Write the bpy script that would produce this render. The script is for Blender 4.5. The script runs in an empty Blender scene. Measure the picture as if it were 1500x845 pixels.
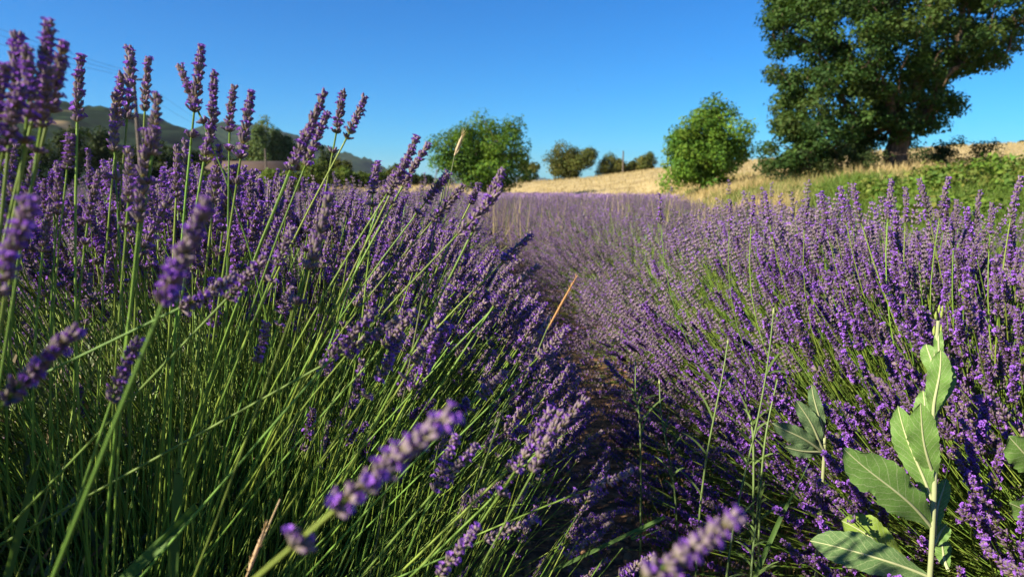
import bpy, math, random
import numpy as np
from mathutils import Vector, Matrix

# ------------------------------------------------------------------ camera, sky, sun, exposure
R = math.radians
sc = bpy.context.scene
COL = sc.collection
CAM_H = 0.88
PITCH = 8.78
cd = bpy.data.cameras.new('camera')
cam = bpy.data.objects.new('camera', cd); COL.objects.link(cam); sc.camera = cam
cam.location = (0, 0, CAM_H); cam.rotation_euler = (R(90 - PITCH), 0, 0)
cd.sensor_width = 36; cd.lens = 24; cd.clip_start = 0.02; cd.clip_end = 40000
cd.dof.use_dof = True; cd.dof.focus_distance = 0.96; cd.dof.aperture_fstop = 8.0

SUN_EL, SUN_AZ = 34.0, -117.0        # azimuth from the viewing direction, negative = left
sdir = Vector((math.cos(R(SUN_EL)) * math.sin(R(SUN_AZ)), math.cos(R(SUN_EL)) * math.cos(R(SUN_AZ)), math.sin(R(SUN_EL))))
w = bpy.data.worlds.new('World'); sc.world = w; w.use_nodes = True
nt = w.node_tree; nt.nodes.clear()
sky = nt.nodes.new('ShaderNodeTexSky'); sky.sky_type = 'NISHITA'; sky.sun_disc = False
sky.sun_elevation = R(SUN_EL); sky.sun_rotation = R(SUN_AZ); sky.altitude = 600
sky.air_density = 1.0; sky.dust_density = 0.35; sky.ozone_density = 2.6
hs = nt.nodes.new('ShaderNodeHueSaturation'); hs.inputs['Saturation'].default_value = 1.2
tint = nt.nodes.new('ShaderNodeVectorMath'); tint.operation = 'MULTIPLY'; tint.inputs[1].default_value = (0.15, 0.62, 1.0)   # camera white balance of the deep summer blue
bg = nt.nodes.new('ShaderNodeBackground'); bg.inputs['Strength'].default_value = 0.064
wo = nt.nodes.new('ShaderNodeOutputWorld')
nt.links.new(sky.outputs[0], hs.inputs['Color']); nt.links.new(hs.outputs[0], tint.inputs[0]); nt.links.new(tint.outputs[0], bg.inputs[0]); nt.links.new(bg.outputs[0], wo.inputs[0])

sl = bpy.data.lights.new('sun', 'SUN'); sl.energy = 5.0; sl.angle = R(0.53); sl.color = (1.0, 0.89, 0.72)
so = bpy.data.objects.new('sun', sl); COL.objects.link(so); so.rotation_euler = sdir.to_track_quat('Z', 'Y').to_euler()
sc.view_settings.view_transform = 'Standard'; sc.view_settings.look = 'None'
sc.view_settings.exposure = 1.32; sc.view_settings.gamma = 1.0; sc.view_settings.use_curve_mapping = False
sc.cycles.max_bounces = 6; sc.cycles.diffuse_bounces = 3; sc.cycles.transmission_bounces = 4; sc.cycles.glossy_bounces = 2
sc.cycles.volume_bounces = 0

# ------------------------------------------------------------------ helpers
rng = np.random.default_rng(11)
random.seed(5)
CP = np.array([0, 0, CAM_H]); cp, sp = math.cos(R(PITCH)), math.sin(R(PITCH))
FW = np.array([0, cp, -sp]); UP = np.array([0, sp, cp]); RT = np.array([1.0, 0, 0])
def unproj(px, py, d):
    return CP + d * (FW + (px - 750) / 1000 * RT + (422.5 - py) / 1000 * UP)
def project(P):
    q = np.asarray(P) - CP
    d = q @ FW
    dd = np.where(np.abs(d) < 1e-6, 1e-6, d)
    return 750 + 1000 * (q @ RT) / dd, 422.5 - 1000 * (q @ UP) / dd, d
def smooth(a, b, x):
    t = np.clip((x - a) / (b - a), 0, 1); return t * t * (3 - 2 * t)
def norm(v):
    return v / np.maximum(np.linalg.norm(v, axis=-1, keepdims=True), 1e-9)

class Geo:
    """triangle soup with a colour per vertex"""
    def __init__(s): s.V = []; s.F = []; s.C = []; s.n = 0
    def add(s, V, F, C):
        V = np.asarray(V, float).reshape(-1, 3); F = np.asarray(F, int).reshape(-1, 3)
        C = np.asarray(C, float)
        if C.ndim == 1: C = np.broadcast_to(C, V.shape)
        s.V.append(V); s.F.append(F + s.n); s.C.append(C.reshape(-1, 3)); s.n += len(V)
    def get(s): return np.concatenate(s.V), np.concatenate(s.F), np.concatenate(s.C)

def mesh_from(name, V, F, C=None, mat=None, smooth_shade=False, uv=None):
    me = bpy.data.meshes.new(name)
    V = np.asarray(V, np.float32); F = np.asarray(F, np.int32)
    me.vertices.add(len(V)); me.vertices.foreach_set('co', V.ravel())
    me.loops.add(F.size); me.loops.foreach_set('vertex_index', F.ravel())
    me.polygons.add(len(F)); me.polygons.foreach_set('loop_start', np.arange(0, F.size, F.shape[1], dtype=np.int32))
    me.polygons.foreach_set('loop_total', np.full(len(F), F.shape[1], np.int32))
    if smooth_shade: me.polygons.foreach_set('use_smooth', np.ones(len(F), bool))
    if C is not None:
        at = me.attributes.new('col', 'FLOAT_COLOR', 'POINT')
        at.data.foreach_set('color', np.concatenate([np.clip(C, 0, 1), np.ones((len(V), 1))], 1).astype(np.float32).ravel())
    if uv is not None:
        at = me.attributes.new('leaf_uv', 'FLOAT_VECTOR', 'POINT')
        at.data.foreach_set('vector', np.asarray(uv, np.float32).ravel())
    me.update(calc_edges=True)
    if mat: me.materials.append(mat)
    return me
def link(name, data, parent=None, M=None):
    o = bpy.data.objects.new(name, data); COL.objects.link(o)
    if parent is not None:
        o.parent = parent
        pm = parent.get('_w')
    if M is not None: o.matrix_basis = M
    return o
def tag(o, label=None, cat=None, group=None, kind=None):
    if label: o['label'] = label
    if cat: o['category'] = cat
    if group: o['group'] = group
    if kind: o['kind'] = kind
    return o
def empty(name, loc):
    o = bpy.data.objects.new(name, None); COL.objects.link(o); o.location = tuple(loc); o.empty_display_size = 0.1
    return o
def part(name, V, F, C, mat, parent, origin, kind=None, smooth_shade=False, uv=None):
    o = link(name, mesh_from(name, np.asarray(V) - np.asarray(origin), F, C, mat, smooth_shade, uv), parent)
    if kind: o['kind'] = kind
    return o

def frames(d):
    """rotation matrices (k,3,3) whose z column is d, with a random spin"""
    d = norm(d); k = len(d)
    a = np.where(np.abs(d[:, 2:3]) < 0.9, np.array([[0, 0, 1.0]]), np.array([[1.0, 0, 0]]))
    x = norm(np.cross(a, d)); y = np.cross(d, x)
    t = rng.uniform(0, 2 * np.pi, k)[:, None]
    x2 = x * np.cos(t) + y * np.sin(t); y2 = np.cross(d, x2)
    return np.stack([x2, y2, d], -1)
def scatter(tmpl, Rm, T, S, tint=None):
    V, F, C = tmpl; k, n = len(T), len(V)
    S = np.asarray(S); S = S[:, None, None] if S.ndim == 1 else S[:, None, :]
    W = np.einsum('kij,knj->kni', Rm, V[None] * S) + T[:, None]
    G = (F[None] + (np.arange(k) * n)[:, None, None]).reshape(-1, F.shape[1])
    CC = np.broadcast_to(C[None], (k, n, 3)).copy()
    if tint is not None: CC = CC * tint[:, None]
    return W.reshape(-1, 3), G, CC.reshape(-1, 3)
def tubes(P, r, sides=3, C=None):
    """P (k,m,3) centre lines, r (k,m) radii"""
    k, m, _ = P.shape
    T = norm(np.gradient(P, axis=1))
    a = np.where(np.abs(T[..., 2:3]) < 0.9, np.array([0, 0, 1.0]), np.array([1.0, 0, 0]))
    x = norm(np.cross(a, T)); y = np.cross(T, x)
    an = np.arange(sides) * 2 * np.pi / sides
    V = P[:, :, None] + r[..., None, None] * (x[:, :, None] * np.cos(an)[:, None] + y[:, :, None] * np.sin(an)[:, None])
    base = np.arange(k)[:, None, None] * (m * sides) + np.arange(m - 1)[None, :, None] * sides
    i = np.arange(sides); j = (i + 1) % sides
    a0 = base + i; b0 = base + j
    F = np.concatenate([np.stack([a0, b0, b0 + sides], -1).reshape(-1, 3), np.stack([a0, b0 + sides, a0 + sides], -1).reshape(-1, 3)])
    V = V.reshape(-1, 3)
    if C is None: return V, F
    C = np.asarray(C)                       # (k,3) or (k,m,3)
    if C.ndim == 2: C = np.broadcast_to(C[:, None], (k, m, 3))
    CC = np.broadcast_to(C[:, :, None], (k, m, sides, 3)).reshape(-1, 3)
    return V, F, CC
def bez(A, B, Cc, m):
    t = np.linspace(0, 1, m)[None, :, None]
    return (1 - t) ** 2 * A[:, None] + 2 * t * (1 - t) * B[:, None] + t * t * Cc[:, None]

# ------------------------------------------------------------------ materials
def new_mat(name):
    m = bpy.data.materials.new(name); m.use_nodes = True
    n = m.node_tree; p = n.nodes['Principled BSDF']
    return m, n, p
def N(n, t, **kw):
    x = n.nodes.new(t)
    for k, v in kw.items(): setattr(x, k, v)
    return x
def veg_mat(name, trans=0.25, rough=0.6, spec=0.25, vary=0.18, nscale=60.0, tcol=(1.0, 1.0, 1.0)):
    """plant tissue: own pigment from the mesh, small patchy variation, light passing through"""
    m, n, p = new_mat(name)
    at = N(n, 'ShaderNodeAttribute', attribute_name='col')
    oi = N(n, 'ShaderNodeObjectInfo'); tc = N(n, 'ShaderNodeTexCoord')
    nz = N(n, 'ShaderNodeTexNoise'); nz.inputs['Scale'].default_value = nscale
    n.links.new(tc.outputs['Object'], nz.inputs['Vector'])
    a = N(n, 'ShaderNodeMath', operation='MULTIPLY_ADD'); a.inputs[1].default_value = vary * 2; a.inputs[2].default_value = 1 - vary
    n.links.new(nz.outputs[0], a.inputs[0])
    b = N(n, 'ShaderNodeMath', operation='MULTIPLY_ADD'); b.inputs[1].default_value = 0.24; b.inputs[2].default_value = 0.88
    n.links.new(oi.outputs['Random'], b.inputs[0])
    c = N(n, 'ShaderNodeMath', operation='MULTIPLY'); n.links.new(a.outputs[0], c.inputs[0]); n.links.new(b.outputs[0], c.inputs[1])
    mul = N(n, 'ShaderNodeVectorMath', operation='SCALE'); n.links.new(at.outputs['Color'], mul.inputs[0]); n.links.new(c.outputs[0], mul.inputs['Scale'])
    n.links.new(mul.outputs[0], p.inputs['Base Color'])
    p.inputs['Roughness'].default_value = rough; p.inputs['Specular IOR Level'].default_value = spec
    tr = N(n, 'ShaderNodeBsdfTranslucent')
    tm = N(n, 'ShaderNodeVectorMath', operation='MULTIPLY'); tm.inputs[1].default_value = tcol
    n.links.new(mul.outputs[0], tm.inputs[0]); n.links.new(tm.outputs[0], tr.inputs[0])
    mx = N(n, 'ShaderNodeMixShader'); mx.inputs[0].default_value = trans
    n.links.new(p.outputs[0], mx.inputs[1]); n.links.new(tr.outputs[0], mx.inputs[2])
    n.links.new(mx.outputs[0], n.nodes['Material Output'].inputs[0])
    return m
M_FLOWER = veg_mat('lavender_flower', 0.30, 0.7, 0.12, 0.15, 900, (1.1, 1.0, 1.1))
M_STEM = veg_mat('lavender_stem', 0.12, 0.5, 0.3, 0.15, 40)
M_LEAF = veg_mat('tree_leaf', 0.33, 0.6, 0.10, 0.12, 0.8, (1.3, 1.25, 0.5))
M_GRASS = veg_mat('grass_blade', 0.35, 0.55, 0.2, 0.15, 3.0, (1.15, 1.1, 0.7))

def bark_mat(name, c1, c2, scale):
    m, n, p = new_mat(name)
    tc = N(n, 'ShaderNodeTexCoord'); mp = N(n, 'ShaderNodeMapping'); mp.inputs['Scale'].default_value = (scale, scale, scale * 0.25)
    nz = N(n, 'ShaderNodeTexNoise'); nz.inputs['Scale'].default_value = 3; nz.inputs['Detail'].default_value = 6
    cr = N(n, 'ShaderNodeValToRGB'); cr.color_ramp.elements[0].position = 0.35; cr.color_ramp.elements[1].position = 0.65
    cr.color_ramp.elements[0].color = (*c1, 1); cr.color_ramp.elements[1].color = (*c2, 1)
    bp = N(n, 'ShaderNodeBump'); bp.inputs['Strength'].default_value = 0.8; bp.inputs['Distance'].default_value = 0.05
    n.links.new(tc.outputs['Object'], mp.inputs[0]); n.links.new(mp.outputs[0], nz.inputs['Vector'])
    n.links.new(nz.outputs[0], cr.inputs[0]); n.links.new(cr.outputs[0], p.inputs['Base Color'])
    n.links.new(nz.outputs[0], bp.inputs['Height']); n.links.new(bp.outputs[0], p.inputs['Normal'])
    p.inputs['Roughness'].default_value = 0.9
    return m
M_BARK = bark_mat('bark', (0.03, 0.02, 0.013), (0.13, 0.085, 0.05), 4)
M_POST = bark_mat('weathered_pole', (0.05, 0.04, 0.03), (0.16, 0.13, 0.10), 6)
def flat_mat(name, c, rough=0.8, nscale=5.0, amt=0.25, bump=0.3, bdist=0.02):
    m, n, p = new_mat(name)
    tc = N(n, 'ShaderNodeTexCoord'); nz = N(n, 'ShaderNodeTexNoise'); nz.inputs['Scale'].default_value = nscale; nz.inputs['Detail'].default_value = 5
    mx = N(n, 'ShaderNodeMix', data_type='RGBA'); c = np.array(c)
    mx.inputs[6].default_value = (*(c * (1 - amt)), 1); mx.inputs[7].default_value = (*np.minimum(c * (1 + amt), 1), 1)
    n.links.new(tc.outputs['Object'], nz.inputs['Vector']); n.links.new(nz.outputs[0], mx.inputs[0]); n.links.new(mx.outputs[2], p.inputs['Base Color'])
    bp = N(n, 'ShaderNodeBump'); bp.inputs['Strength'].default_value = bump; bp.inputs['Distance'].default_value = bdist
    n.links.new(nz.outputs[0], bp.inputs['Height']); n.links.new(bp.outputs[0], p.inputs['Normal'])
    p.inputs['Roughness'].default_value = rough
    return m
M_WALL = flat_mat('lime_render', (0.42, 0.35, 0.27), 0.9, 2.0, 0.1)
M_ROOF = flat_mat('clay_tile', (0.075, 0.047, 0.030), 0.85, 1.5, 0.3)
M_WOODDOOR = flat_mat('painted_wood', (0.12, 0.09, 0.07), 0.7, 3, 0.2)
M_WIRE = flat_mat('dull_wire', (0.03, 0.03, 0.035), 0.6, 3, 0.1)
M_STONE = flat_mat('limestone', (0.36, 0.22, 0.11), 0.9, 25, 0.45, 0.6, 0.004)
M_BEE = flat_mat('dark_insect', (0.02, 0.015, 0.01), 0.5, 300, 0.4)

# ------------------------------------------------------------------ terrain
def bank_x(y): return np.interp(y, [-10, 6, 11.4, 20, 32, 42, 60, 100], [3.7, 3.6, 3.7, 5.3, 8.2, 10.0, 12, 16])
def field_end(x): return np.interp(x, [-90, -30, -5, 3, 8, 12], [70, 74, 80, 74, 58, 42])
HX = [-90, -40, -20, 0, 12, 23, 31, 67, 130, 300]; HZ = [-0.9, -0.3, 0.35, 0.75, 1.6, 3.0, 3.9, 6.4, 9.5, 12]
def terrain(x, y):
    x = np.asarray(x, float); y = np.asarray(y, float)
    base = -0.01 * np.clip(y, -20, 140)
    bank = np.interp(y, [-30, 0, 8, 14, 25, 45], [0.2, 0.35, 0.5, 0.85, 1.45, 1.5]) * (0.42 * smooth(0, 1.8, x - bank_x(y)) + 0.58 * smooth(0, 7, x - bank_x(y))) + 0.05 * np.clip(x - bank_x(y) - 5, 0, 40) * 0.35
    st = np.interp(x, [0, 14], [84, 30])
    t = smooth(0, 1, (y - st) / (112 - st))
    z = (base + bank) * (1 - t) + np.interp(x, HX, HZ) * t
    z = z - np.clip(y - 118, 0, 150) * 0.05
    z = z + 0.05 * np.sin(x * 0.7 + y * 0.31) * smooth(0, 3, x - bank_x(y))
    r = np.hypot(x, y); far = smooth(200, 420, r)
    return z * (1 - far) - 7.0 * far
g1 = np.sinh(np.linspace(-7.6, 7.6, 150)); g1 = g1 / g1[-1] * 12000
gx = np.unique(np.concatenate([g1, np.linspace(-90, 100, 105)])); gy = np.unique(np.concatenate([g1, np.linspace(-6, 130, 105)]))
X, Y = np.meshgrid(gx, gy, indexing='ij'); Z = terrain(X, Y)
nx, ny = X.shape; idx = np.arange(nx * ny).reshape(nx, ny)
Q = np.stack([idx[:-1, :-1], idx[1:, :-1], idx[1:, 1:], idx[:-1, 1:]], -1).reshape(-1, 4)
infield = (X < bank_x(Y) + 0.4) & (Y < field_end(X) + 0.5) & (X > -95) & (Y > -40)
straw = ((X > bank_x(Y)) | (Y >= field_end(X))) & (Y < 128) & (X > -42)
C = np.where(infield[..., None], (1.0, 0, 0), np.where(straw[..., None], (0, 1.0, 0), (0, 0, 1.0)))
m, n, p = new_mat('ground_soil_and_stubble')
at = N(n, 'ShaderNodeAttribute', attribute_name='col'); sep = N(n, 'ShaderNodeSeparateColor'); n.links.new(at.outputs['Color'], sep.inputs[0])
geo = N(n, 'ShaderNodeNewGeometry')
def nzr(scale, stops, detail=6):
    nz = N(n, 'ShaderNodeTexNoise'); nz.inputs['Scale'].default_value = scale; nz.inputs['Detail'].default_value = detail
    n.links.new(geo.outputs['Position'], nz.inputs['Vector'])
    cr = N(n, 'ShaderNodeValToRGB'); el = cr.color_ramp.elements
    el[0].position, el[0].color = stops[0][0], (*stops[0][1], 1); el[1].position, el[1].color = stops[-1][0], (*stops[-1][1], 1)
    for q, c in stops[1:-1]: e = el.new(q); e.color = (*c, 1)
    n.links.new(nz.outputs[0], cr.inputs[0]); return nz, cr
nsoil, csoil = nzr(38, [(0.3, (0.06, 0.032, 0.016)), (0.5, (0.19, 0.10, 0.045)), (0.72, (0.46, 0.27, 0.12))], 10)
nst, cst = nzr(0.35, [(0.3, (0.21, 0.155, 0.06)), (0.5, (0.36, 0.275, 0.115)), (0.7, (0.43, 0.345, 0.16))], 9)
ngr, cgr = nzr(0.02, [(0.3, (0.05, 0.075, 0.02)), (0.55, (0.10, 0.12, 0.035)), (0.7, (0.22, 0.19, 0.08))])
mx1 = N(n, 'ShaderNodeMix', data_type='RGBA'); n.links.new(sep.outputs[1], mx1.inputs[0]); n.links.new(cgr.outputs[0], mx1.inputs[6]); n.links.new(cst.outputs[0], mx1.inputs[7])
mx2 = N(n, 'ShaderNodeMix', data_type='RGBA'); n.links.new(sep.outputs[0], mx2.inputs[0]); n.links.new(mx1.outputs[2], mx2.inputs[6]); n.links.new(csoil.outputs[0], mx2.inputs[7])
n.links.new(mx2.outputs[2], p.inputs['Base Color']); p.inputs['Roughness'].default_value = 0.95
bp = N(n, 'ShaderNodeBump'); bp.inputs['Strength'].default_value = 0.9; bp.inputs['Distance'].default_value = 0.02
n.links.new(nsoil.outputs[0], bp.inputs['Height']); n.links.new(bp.outputs[0], p.inputs['Normal'])
M_GROUND = m
ground = link('ground', mesh_from('ground', np.stack([X, Y, Z], -1).reshape(-1, 3), Q, C.reshape(-1, 3), M_GROUND, True)); tag(ground, kind='structure')
ground['label'] = 'brown soil of the lavender field rising to a straw coloured slope'; ground['category'] = 'ground'

# ------------------------------------------------------------------ hills
def forest_mat(name, c1, c2, c3, s):
    m, n, p = new_mat(name)
    ge = N(n, 'ShaderNodeNewGeometry'); a = N(n, 'ShaderNodeTexNoise'); a.inputs['Scale'].default_value = s; a.inputs['Detail'].default_value = 8
    b = N(n, 'ShaderNodeTexNoise'); b.inputs['Scale'].default_value = s * 0.12; b.inputs['Detail'].default_value = 3
    for q in (a, b): n.links.new(ge.outputs['Position'], q.inputs['Vector'])
    r1 = N(n, 'ShaderNodeValToRGB'); r1.color_ramp.elements[0].position = 0.4; r1.color_ramp.elements[0].color = (*c1, 1); r1.color_ramp.elements[1].position = 0.62; r1.color_ramp.elements[1].color = (*c2, 1)
    r2 = N(n, 'ShaderNodeValToRGB'); r2.color_ramp.elements[0].position = 0.60; r2.color_ramp.elements[0].color = (0, 0, 0, 1); r2.color_ramp.elements[1].position = 0.64; r2.color_ramp.elements[1].color = (1, 1, 1, 1)
    mx = N(n, 'ShaderNodeMix', data_type='RGBA'); mx.inputs[7].default_value = (*c3, 1)
    n.links.new(a.outputs[0], r1.inputs[0]); n.links.new(b.outputs[0], r2.inputs[0]); n.links.new(r2.outputs[0], mx.inputs[0]); n.links.new(r1.outputs[0], mx.inputs[6])
    n.links.new(mx.outputs[2], p.inputs['Base Color']); p.inputs['Roughness'].default_value = 1.0; p.inputs['Specular IOR Level'].default_value = 0.05
    return m
def vnoise(x, y, seed):
    """smooth value noise on arrays"""
    r = np.random.default_rng(seed); tb = r.uniform(-1, 1, (64, 64))
    xi = np.floor(x).astype(int); yi = np.floor(y).astype(int); fx = x - xi; fy = y - yi
    fx = fx * fx * (3 - 2 * fx); fy = fy * fy * (3 - 2 * fy); g = lambda a, b: tb[a % 64, b % 64]
    return (g(xi, yi) * (1 - fx) + g(xi + 1, yi) * fx) * (1 - fy) + (g(xi, yi + 1) * (1 - fx) + g(xi + 1, yi + 1) * fx) * fy
def hill(name, D, prof, depth, mat, rough, label, nxh=260):
    """prof: skyline as (px, py) seen from the field, D: distance of its crest, depth: how far its slope runs towards us"""
    px = np.array([q[0] for q in prof], float); py = np.array([q[1] for q in prof], float)
    xs = np.linspace(px[0], px[-1], nxh); hz = CAM_H + D * (268 - np.interp(xs, px, py)) / 1000
    T = np.linspace(-1, 1, 46); V = []
    XX = (xs - 750) / 1000 * D
    for t in T:
        yy = D + t * depth * (1.0 if t < 0 else 0.6)
        prf = np.cos(t * np.pi / 2) ** 1.15
        z = -9 + (hz + 9) * prf
        gx_ = XX + 0 * t
        amp = (0.35 + 0.65 * (1 - abs(t))) * rough
        z = z + amp * (vnoise(gx_ / (rough * 3), np.full_like(gx_, yy / (rough * 3)), 3) + 0.9 * vnoise(gx_ / (rough * 0.9), np.full_like(gx_, yy / (rough * 0.9)), 4)) * (prf > 0.02)
        V.append(np.stack([gx_, np.full_like(gx_, yy), z], -1))
    V = np.array(V); a, b = V.shape[:2]; ii = np.arange(a * b).reshape(a, b)
    q = np.stack([ii[:-1, :-1], ii[:-1, 1:], ii[1:, 1:], ii[1:, :-1]], -1).reshape(-1, 4)
    o = link(name, mesh_from(name, V.reshape(-1, 3), q, None, mat, True)); tag(o, label, 'hill', kind='structure'); return o
M_H1 = forest_mat('wooded_hill', (0.005, 0.015, 0.005), (0.018, 0.036, 0.012), (0.20, 0.15, 0.08), 0.04)
M_H2 = forest_mat('hazy_hill', (0.014, 0.032, 0.016), (0.036, 0.06, 0.026), (0.16, 0.12, 0.08), 0.016)
hill('hill', 1100, [(-700, 240), (-400, 200), (-150, 178), (0, 172), (60, 170), (110, 166), (150, 168), (190, 167), (235, 178), (262, 186), (300, 202), (330, 217), (380, 232), (430, 250), (520, 275), (600, 290)], 700, M_H1, 5.5, 'steep wooded green hill behind the dark farm trees')
hill('hill', 2600, [(-600, 250), (-200, 235), (200, 225), (300, 212), (350, 198), (375, 188), (400, 192), (440, 205), (500, 226), (540, 238), (565, 252), (600, 268), (660, 285)], 1200, M_H2, 14.0, 'bluish long hill sloping down to the plain behind the poplars')
hill('hill', 9000, [(300, 255), (450, 250), (560, 255), (610, 262), (640, 265), (700, 258), (770, 262), (800, 264), (850, 268), (1000, 272)], 3000, M_H2, 30.0, 'faint pale blue ridge low on the horizon')

# ------------------------------------------------------------------ trees
def leaf_template(shape):
    if shape == 'rhomb':
        V = np.array([[0, 0, 0], [0.5, 0.32, 0.07], [1, 0, -0.06], [0.5, -0.32, 0.07]]); F = np.array([[0, 1, 2], [0, 2, 3]])
    return V, F, np.ones((len(V), 3))
LEAF = leaf_template('rhomb')
def grow(clumps, radii, trunk_top, base, r_tip):
    """branch skeleton: every clump hangs on the nearest limb already grown"""
    nodes = [np.array(base, float)]; par = [-1]
    tt = np.array(trunk_top); b0 = np.array(base)
    for i in range(1, 5):
        nodes.append(b0 + (tt - b0) * i / 4 + np.append(rng.normal(0, 0.03, 2) * np.linalg.norm(tt - b0) * 0.5, 0)); par.append(i - 1)
    order = np.argsort(np.linalg.norm(clumps - tt, axis=1)); tips = []
    for ci in order:
        c = clumps[ci]; P = np.array(nodes)
        dist = np.linalg.norm(P - c, axis=1) + 0.45 * np.maximum(P[:, 2] - c[2], 0) + 0.35 * (np.linalg.norm(P - tt, axis=1))
        dist[:4] += 1e3
        k = int(np.argmin(dist)); A = P[k]; L = np.linalg.norm(c - A)
        m = max(2, int(L / 0.6)); prev = k
        for s in range(1, m + 1):
            t = s / m; q = A + (c - A) * t; q[2] += 0.16 * L * math.sin(t * math.pi); q = q + rng.normal(0, 0.05 * L, 3) * (s < m)
            nodes.append(q); par.append(prev); prev = len(nodes) - 1
        tips.append(prev)
    n = len(nodes); w = np.zeros(n)
    for t in tips: w[t] += 1
    for i in range(n - 1, 0, -1): w[par[i]] += w[i]
    rad = r_tip * np.maximum(w, 1) ** 0.48
    return np.array(nodes), np.array(par), rad
def make_tree(name, label, base, clumps, radii, leaves_per, leaf_size, greens, trunk_top, r_tip, flat=0.75, group=None, cat='tree', trunk_r=None, shell=0.55, M=None):
    base = np.asarray(base, float); root = empty(name, base); tag(root, label, cat, group)
    nodes, par, rad = grow(clumps, radii, trunk_top, base - np.array([0, 0, 0.25]), r_tip)
    if trunk_r:
        rad[:5] = np.maximum(rad[:5], trunk_r * np.array([1.35, 1.05, 0.95, 0.92, 0.9]))
    g = Geo()
    seg = np.arange(1, len(nodes)); A = nodes[par[seg]]; B = nodes[seg]; ra = np.minimum(rad[par[seg]], rad[seg] * 1.5); rb = rad[seg]
    ra[:4] = rad[:4]
    P = np.stack([A, A + (B - A) * 0.5, B + norm(B - A) * rb[:, None] * 0.4], 1); rr = np.stack([ra, (ra + rb) / 2, rb], 1)
    big = rb > 0.06
    for sel, sides in ((big, 7), (~big, 3)):
        if sel.any(): g.add(*tubes(P[sel], rr[sel], sides, np.full((sel.sum(), 3), 0.5)))
    V, F, C_ = g.get(); part('trunk', V, F, None, M_BARK, root, base, smooth_shade=True)
    pos, nrm, col = [], [], []
    for c, r in zip(clumps, radii):
        k = max(6, int(leaves_per * (r / np.mean(radii)) ** 2))
        d = norm(rng.normal(0, 1, (k, 3))); rr_ = r * (shell + (1 - shell) * rng.random(k) ** 0.6) * (1 + 0.22 * vnoise(d[:, 0] * 3 + c[0] * 5, d[:, 1] * 3 + d[:, 2] * 2 + c[2], 7))
        q = d * rr_[:, None]; q[:, 2] *= flat; q[:, 2] -= 0.12 * r * (q[:, 0] ** 2 + q[:, 1] ** 2) / r ** 2
        pos.append(c + q); nrm.append(norm(d + np.array([0, 0, 0.5]) + rng.normal(0, 0.55, (k, 3))))
        gcol = greens[rng.integers(len(greens))] * rng.uniform(0.82, 1.15)
        cc = gcol * rng.uniform(0.75, 1.25, (k, 1)); cc[:, 0] *= rng.uniform(0.85, 1.2, k); col.append(cc)
    pos = np.concatenate(pos); nrm = np.concatenate(nrm); col = np.concatenate(col)
    Rm = frames(nrm)
    V, F, C_ = scatter(LEAF, Rm, pos, leaf_size * rng.uniform(0.65, 1.35, len(pos)), col)
    part('crown', V, F, C_, M or M_LEAF, root, base)
    return root
def blob_clumps(c, rx, ry, rz, n, rmin, rmax, lump=0.25, hollow=0.35, low=-0.75):
    out = []
    while len(out) < n:
        v = rng.uniform(-1, 1, 3); l = np.linalg.norm(v)
        if l > 1 or l < hollow or v[2] < low: continue
        s = 1 + lump * vnoise(np.array([v[0] * 2.2 + c[0]]), np.array([v[2] * 2.2 + v[1] + c[1]]), 21)[0]
        out.append(np.array(c) + v * np.array([rx, ry, rz]) * s)
    return np.array(out), rng.uniform(rmin, rmax, n)
OAKG = [np.array([0.95, 1.12, 1.0]) * np.array(c) for c in ((0.040, 0.070, 0.018), (0.052, 0.085, 0.020), (0.034, 0.062, 0.018), (0.062, 0.085, 0.022))]
WALG = [np.array([1.25, 1.5, 1.1]) * np.array(c) for c in ((0.075, 0.125, 0.020), (0.090, 0.140, 0.022), (0.060, 0.105, 0.020), (0.085, 0.12, 0.018))]
OLIG = [1.15 * np.array(c) for c in ((0.080, 0.095, 0.020), (0.065, 0.082, 0.020), (0.095, 0.10, 0.022))]
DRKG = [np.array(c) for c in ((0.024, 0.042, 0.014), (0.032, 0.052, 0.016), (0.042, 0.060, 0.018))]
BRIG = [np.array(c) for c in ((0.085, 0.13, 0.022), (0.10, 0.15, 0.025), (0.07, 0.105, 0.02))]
PALG = [np.array(c) for c in ((0.11, 0.16, 0.06), (0.09, 0.14, 0.05), (0.12, 0.16, 0.05))]

# the oak: crown outline read as silhouette at its own distance, clumps spread through its depth
D_OAK = 25.0
ob = unproj(1308, 262, D_OAK); ob[2] = terrain(ob[0], ob[1])
POLY = np.array([(1128, -40), (1108, 20), (1122, 70), (1118, 110), (1132, 150), (1122, 180), (1108, 215), (1102, 240), (1118, 258), (1150, 262), (1200, 262), (1255, 262), (1268, 244), (1288, 226), (1345, 206), (1390, 190), (1412, 166), (1420, 135), (1412, 118), (1440, 112), (1478, 118), (1496, 98), (1490, 78), (1515, 62), (1540, 30), (1530, -30), (1500, -110), (1430, -180), (1330, -215), (1230, -190), (1160, -120)], float)
def inside(px, py, poly):
    x0, y0 = poly[:, 0], poly[:, 1]; x1, y1 = np.roll(x0, -1), np.roll(y0, -1)
    c = ((y0[None] > py[:, None]) != (y1[None] > py[:, None])) & (px[:, None] < (x1 - x0)[None] * (py[:, None] - y0[None]) / (y1 - y0 + 1e-9)[None] + x0[None])
    return c.sum(1) % 2 == 1
def edge_dist(px, py, poly):
    a = poly; b = np.roll(poly, -1, 0); pq = np.stack([px, py], -1)[:, None]
    t = np.clip(((pq - a) * (b - a)).sum(-1) / ((b - a) ** 2).sum(-1), 0, 1); return np.linalg.norm(pq - (a + t[..., None] * (b - a)), axis=-1).min(1)
px = rng.uniform(1095, 1545, 9000); py = rng.uniform(-215, 268, 9000); ok = inside(px, py, POLY); px, py = px[ok], py[ok]
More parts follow.
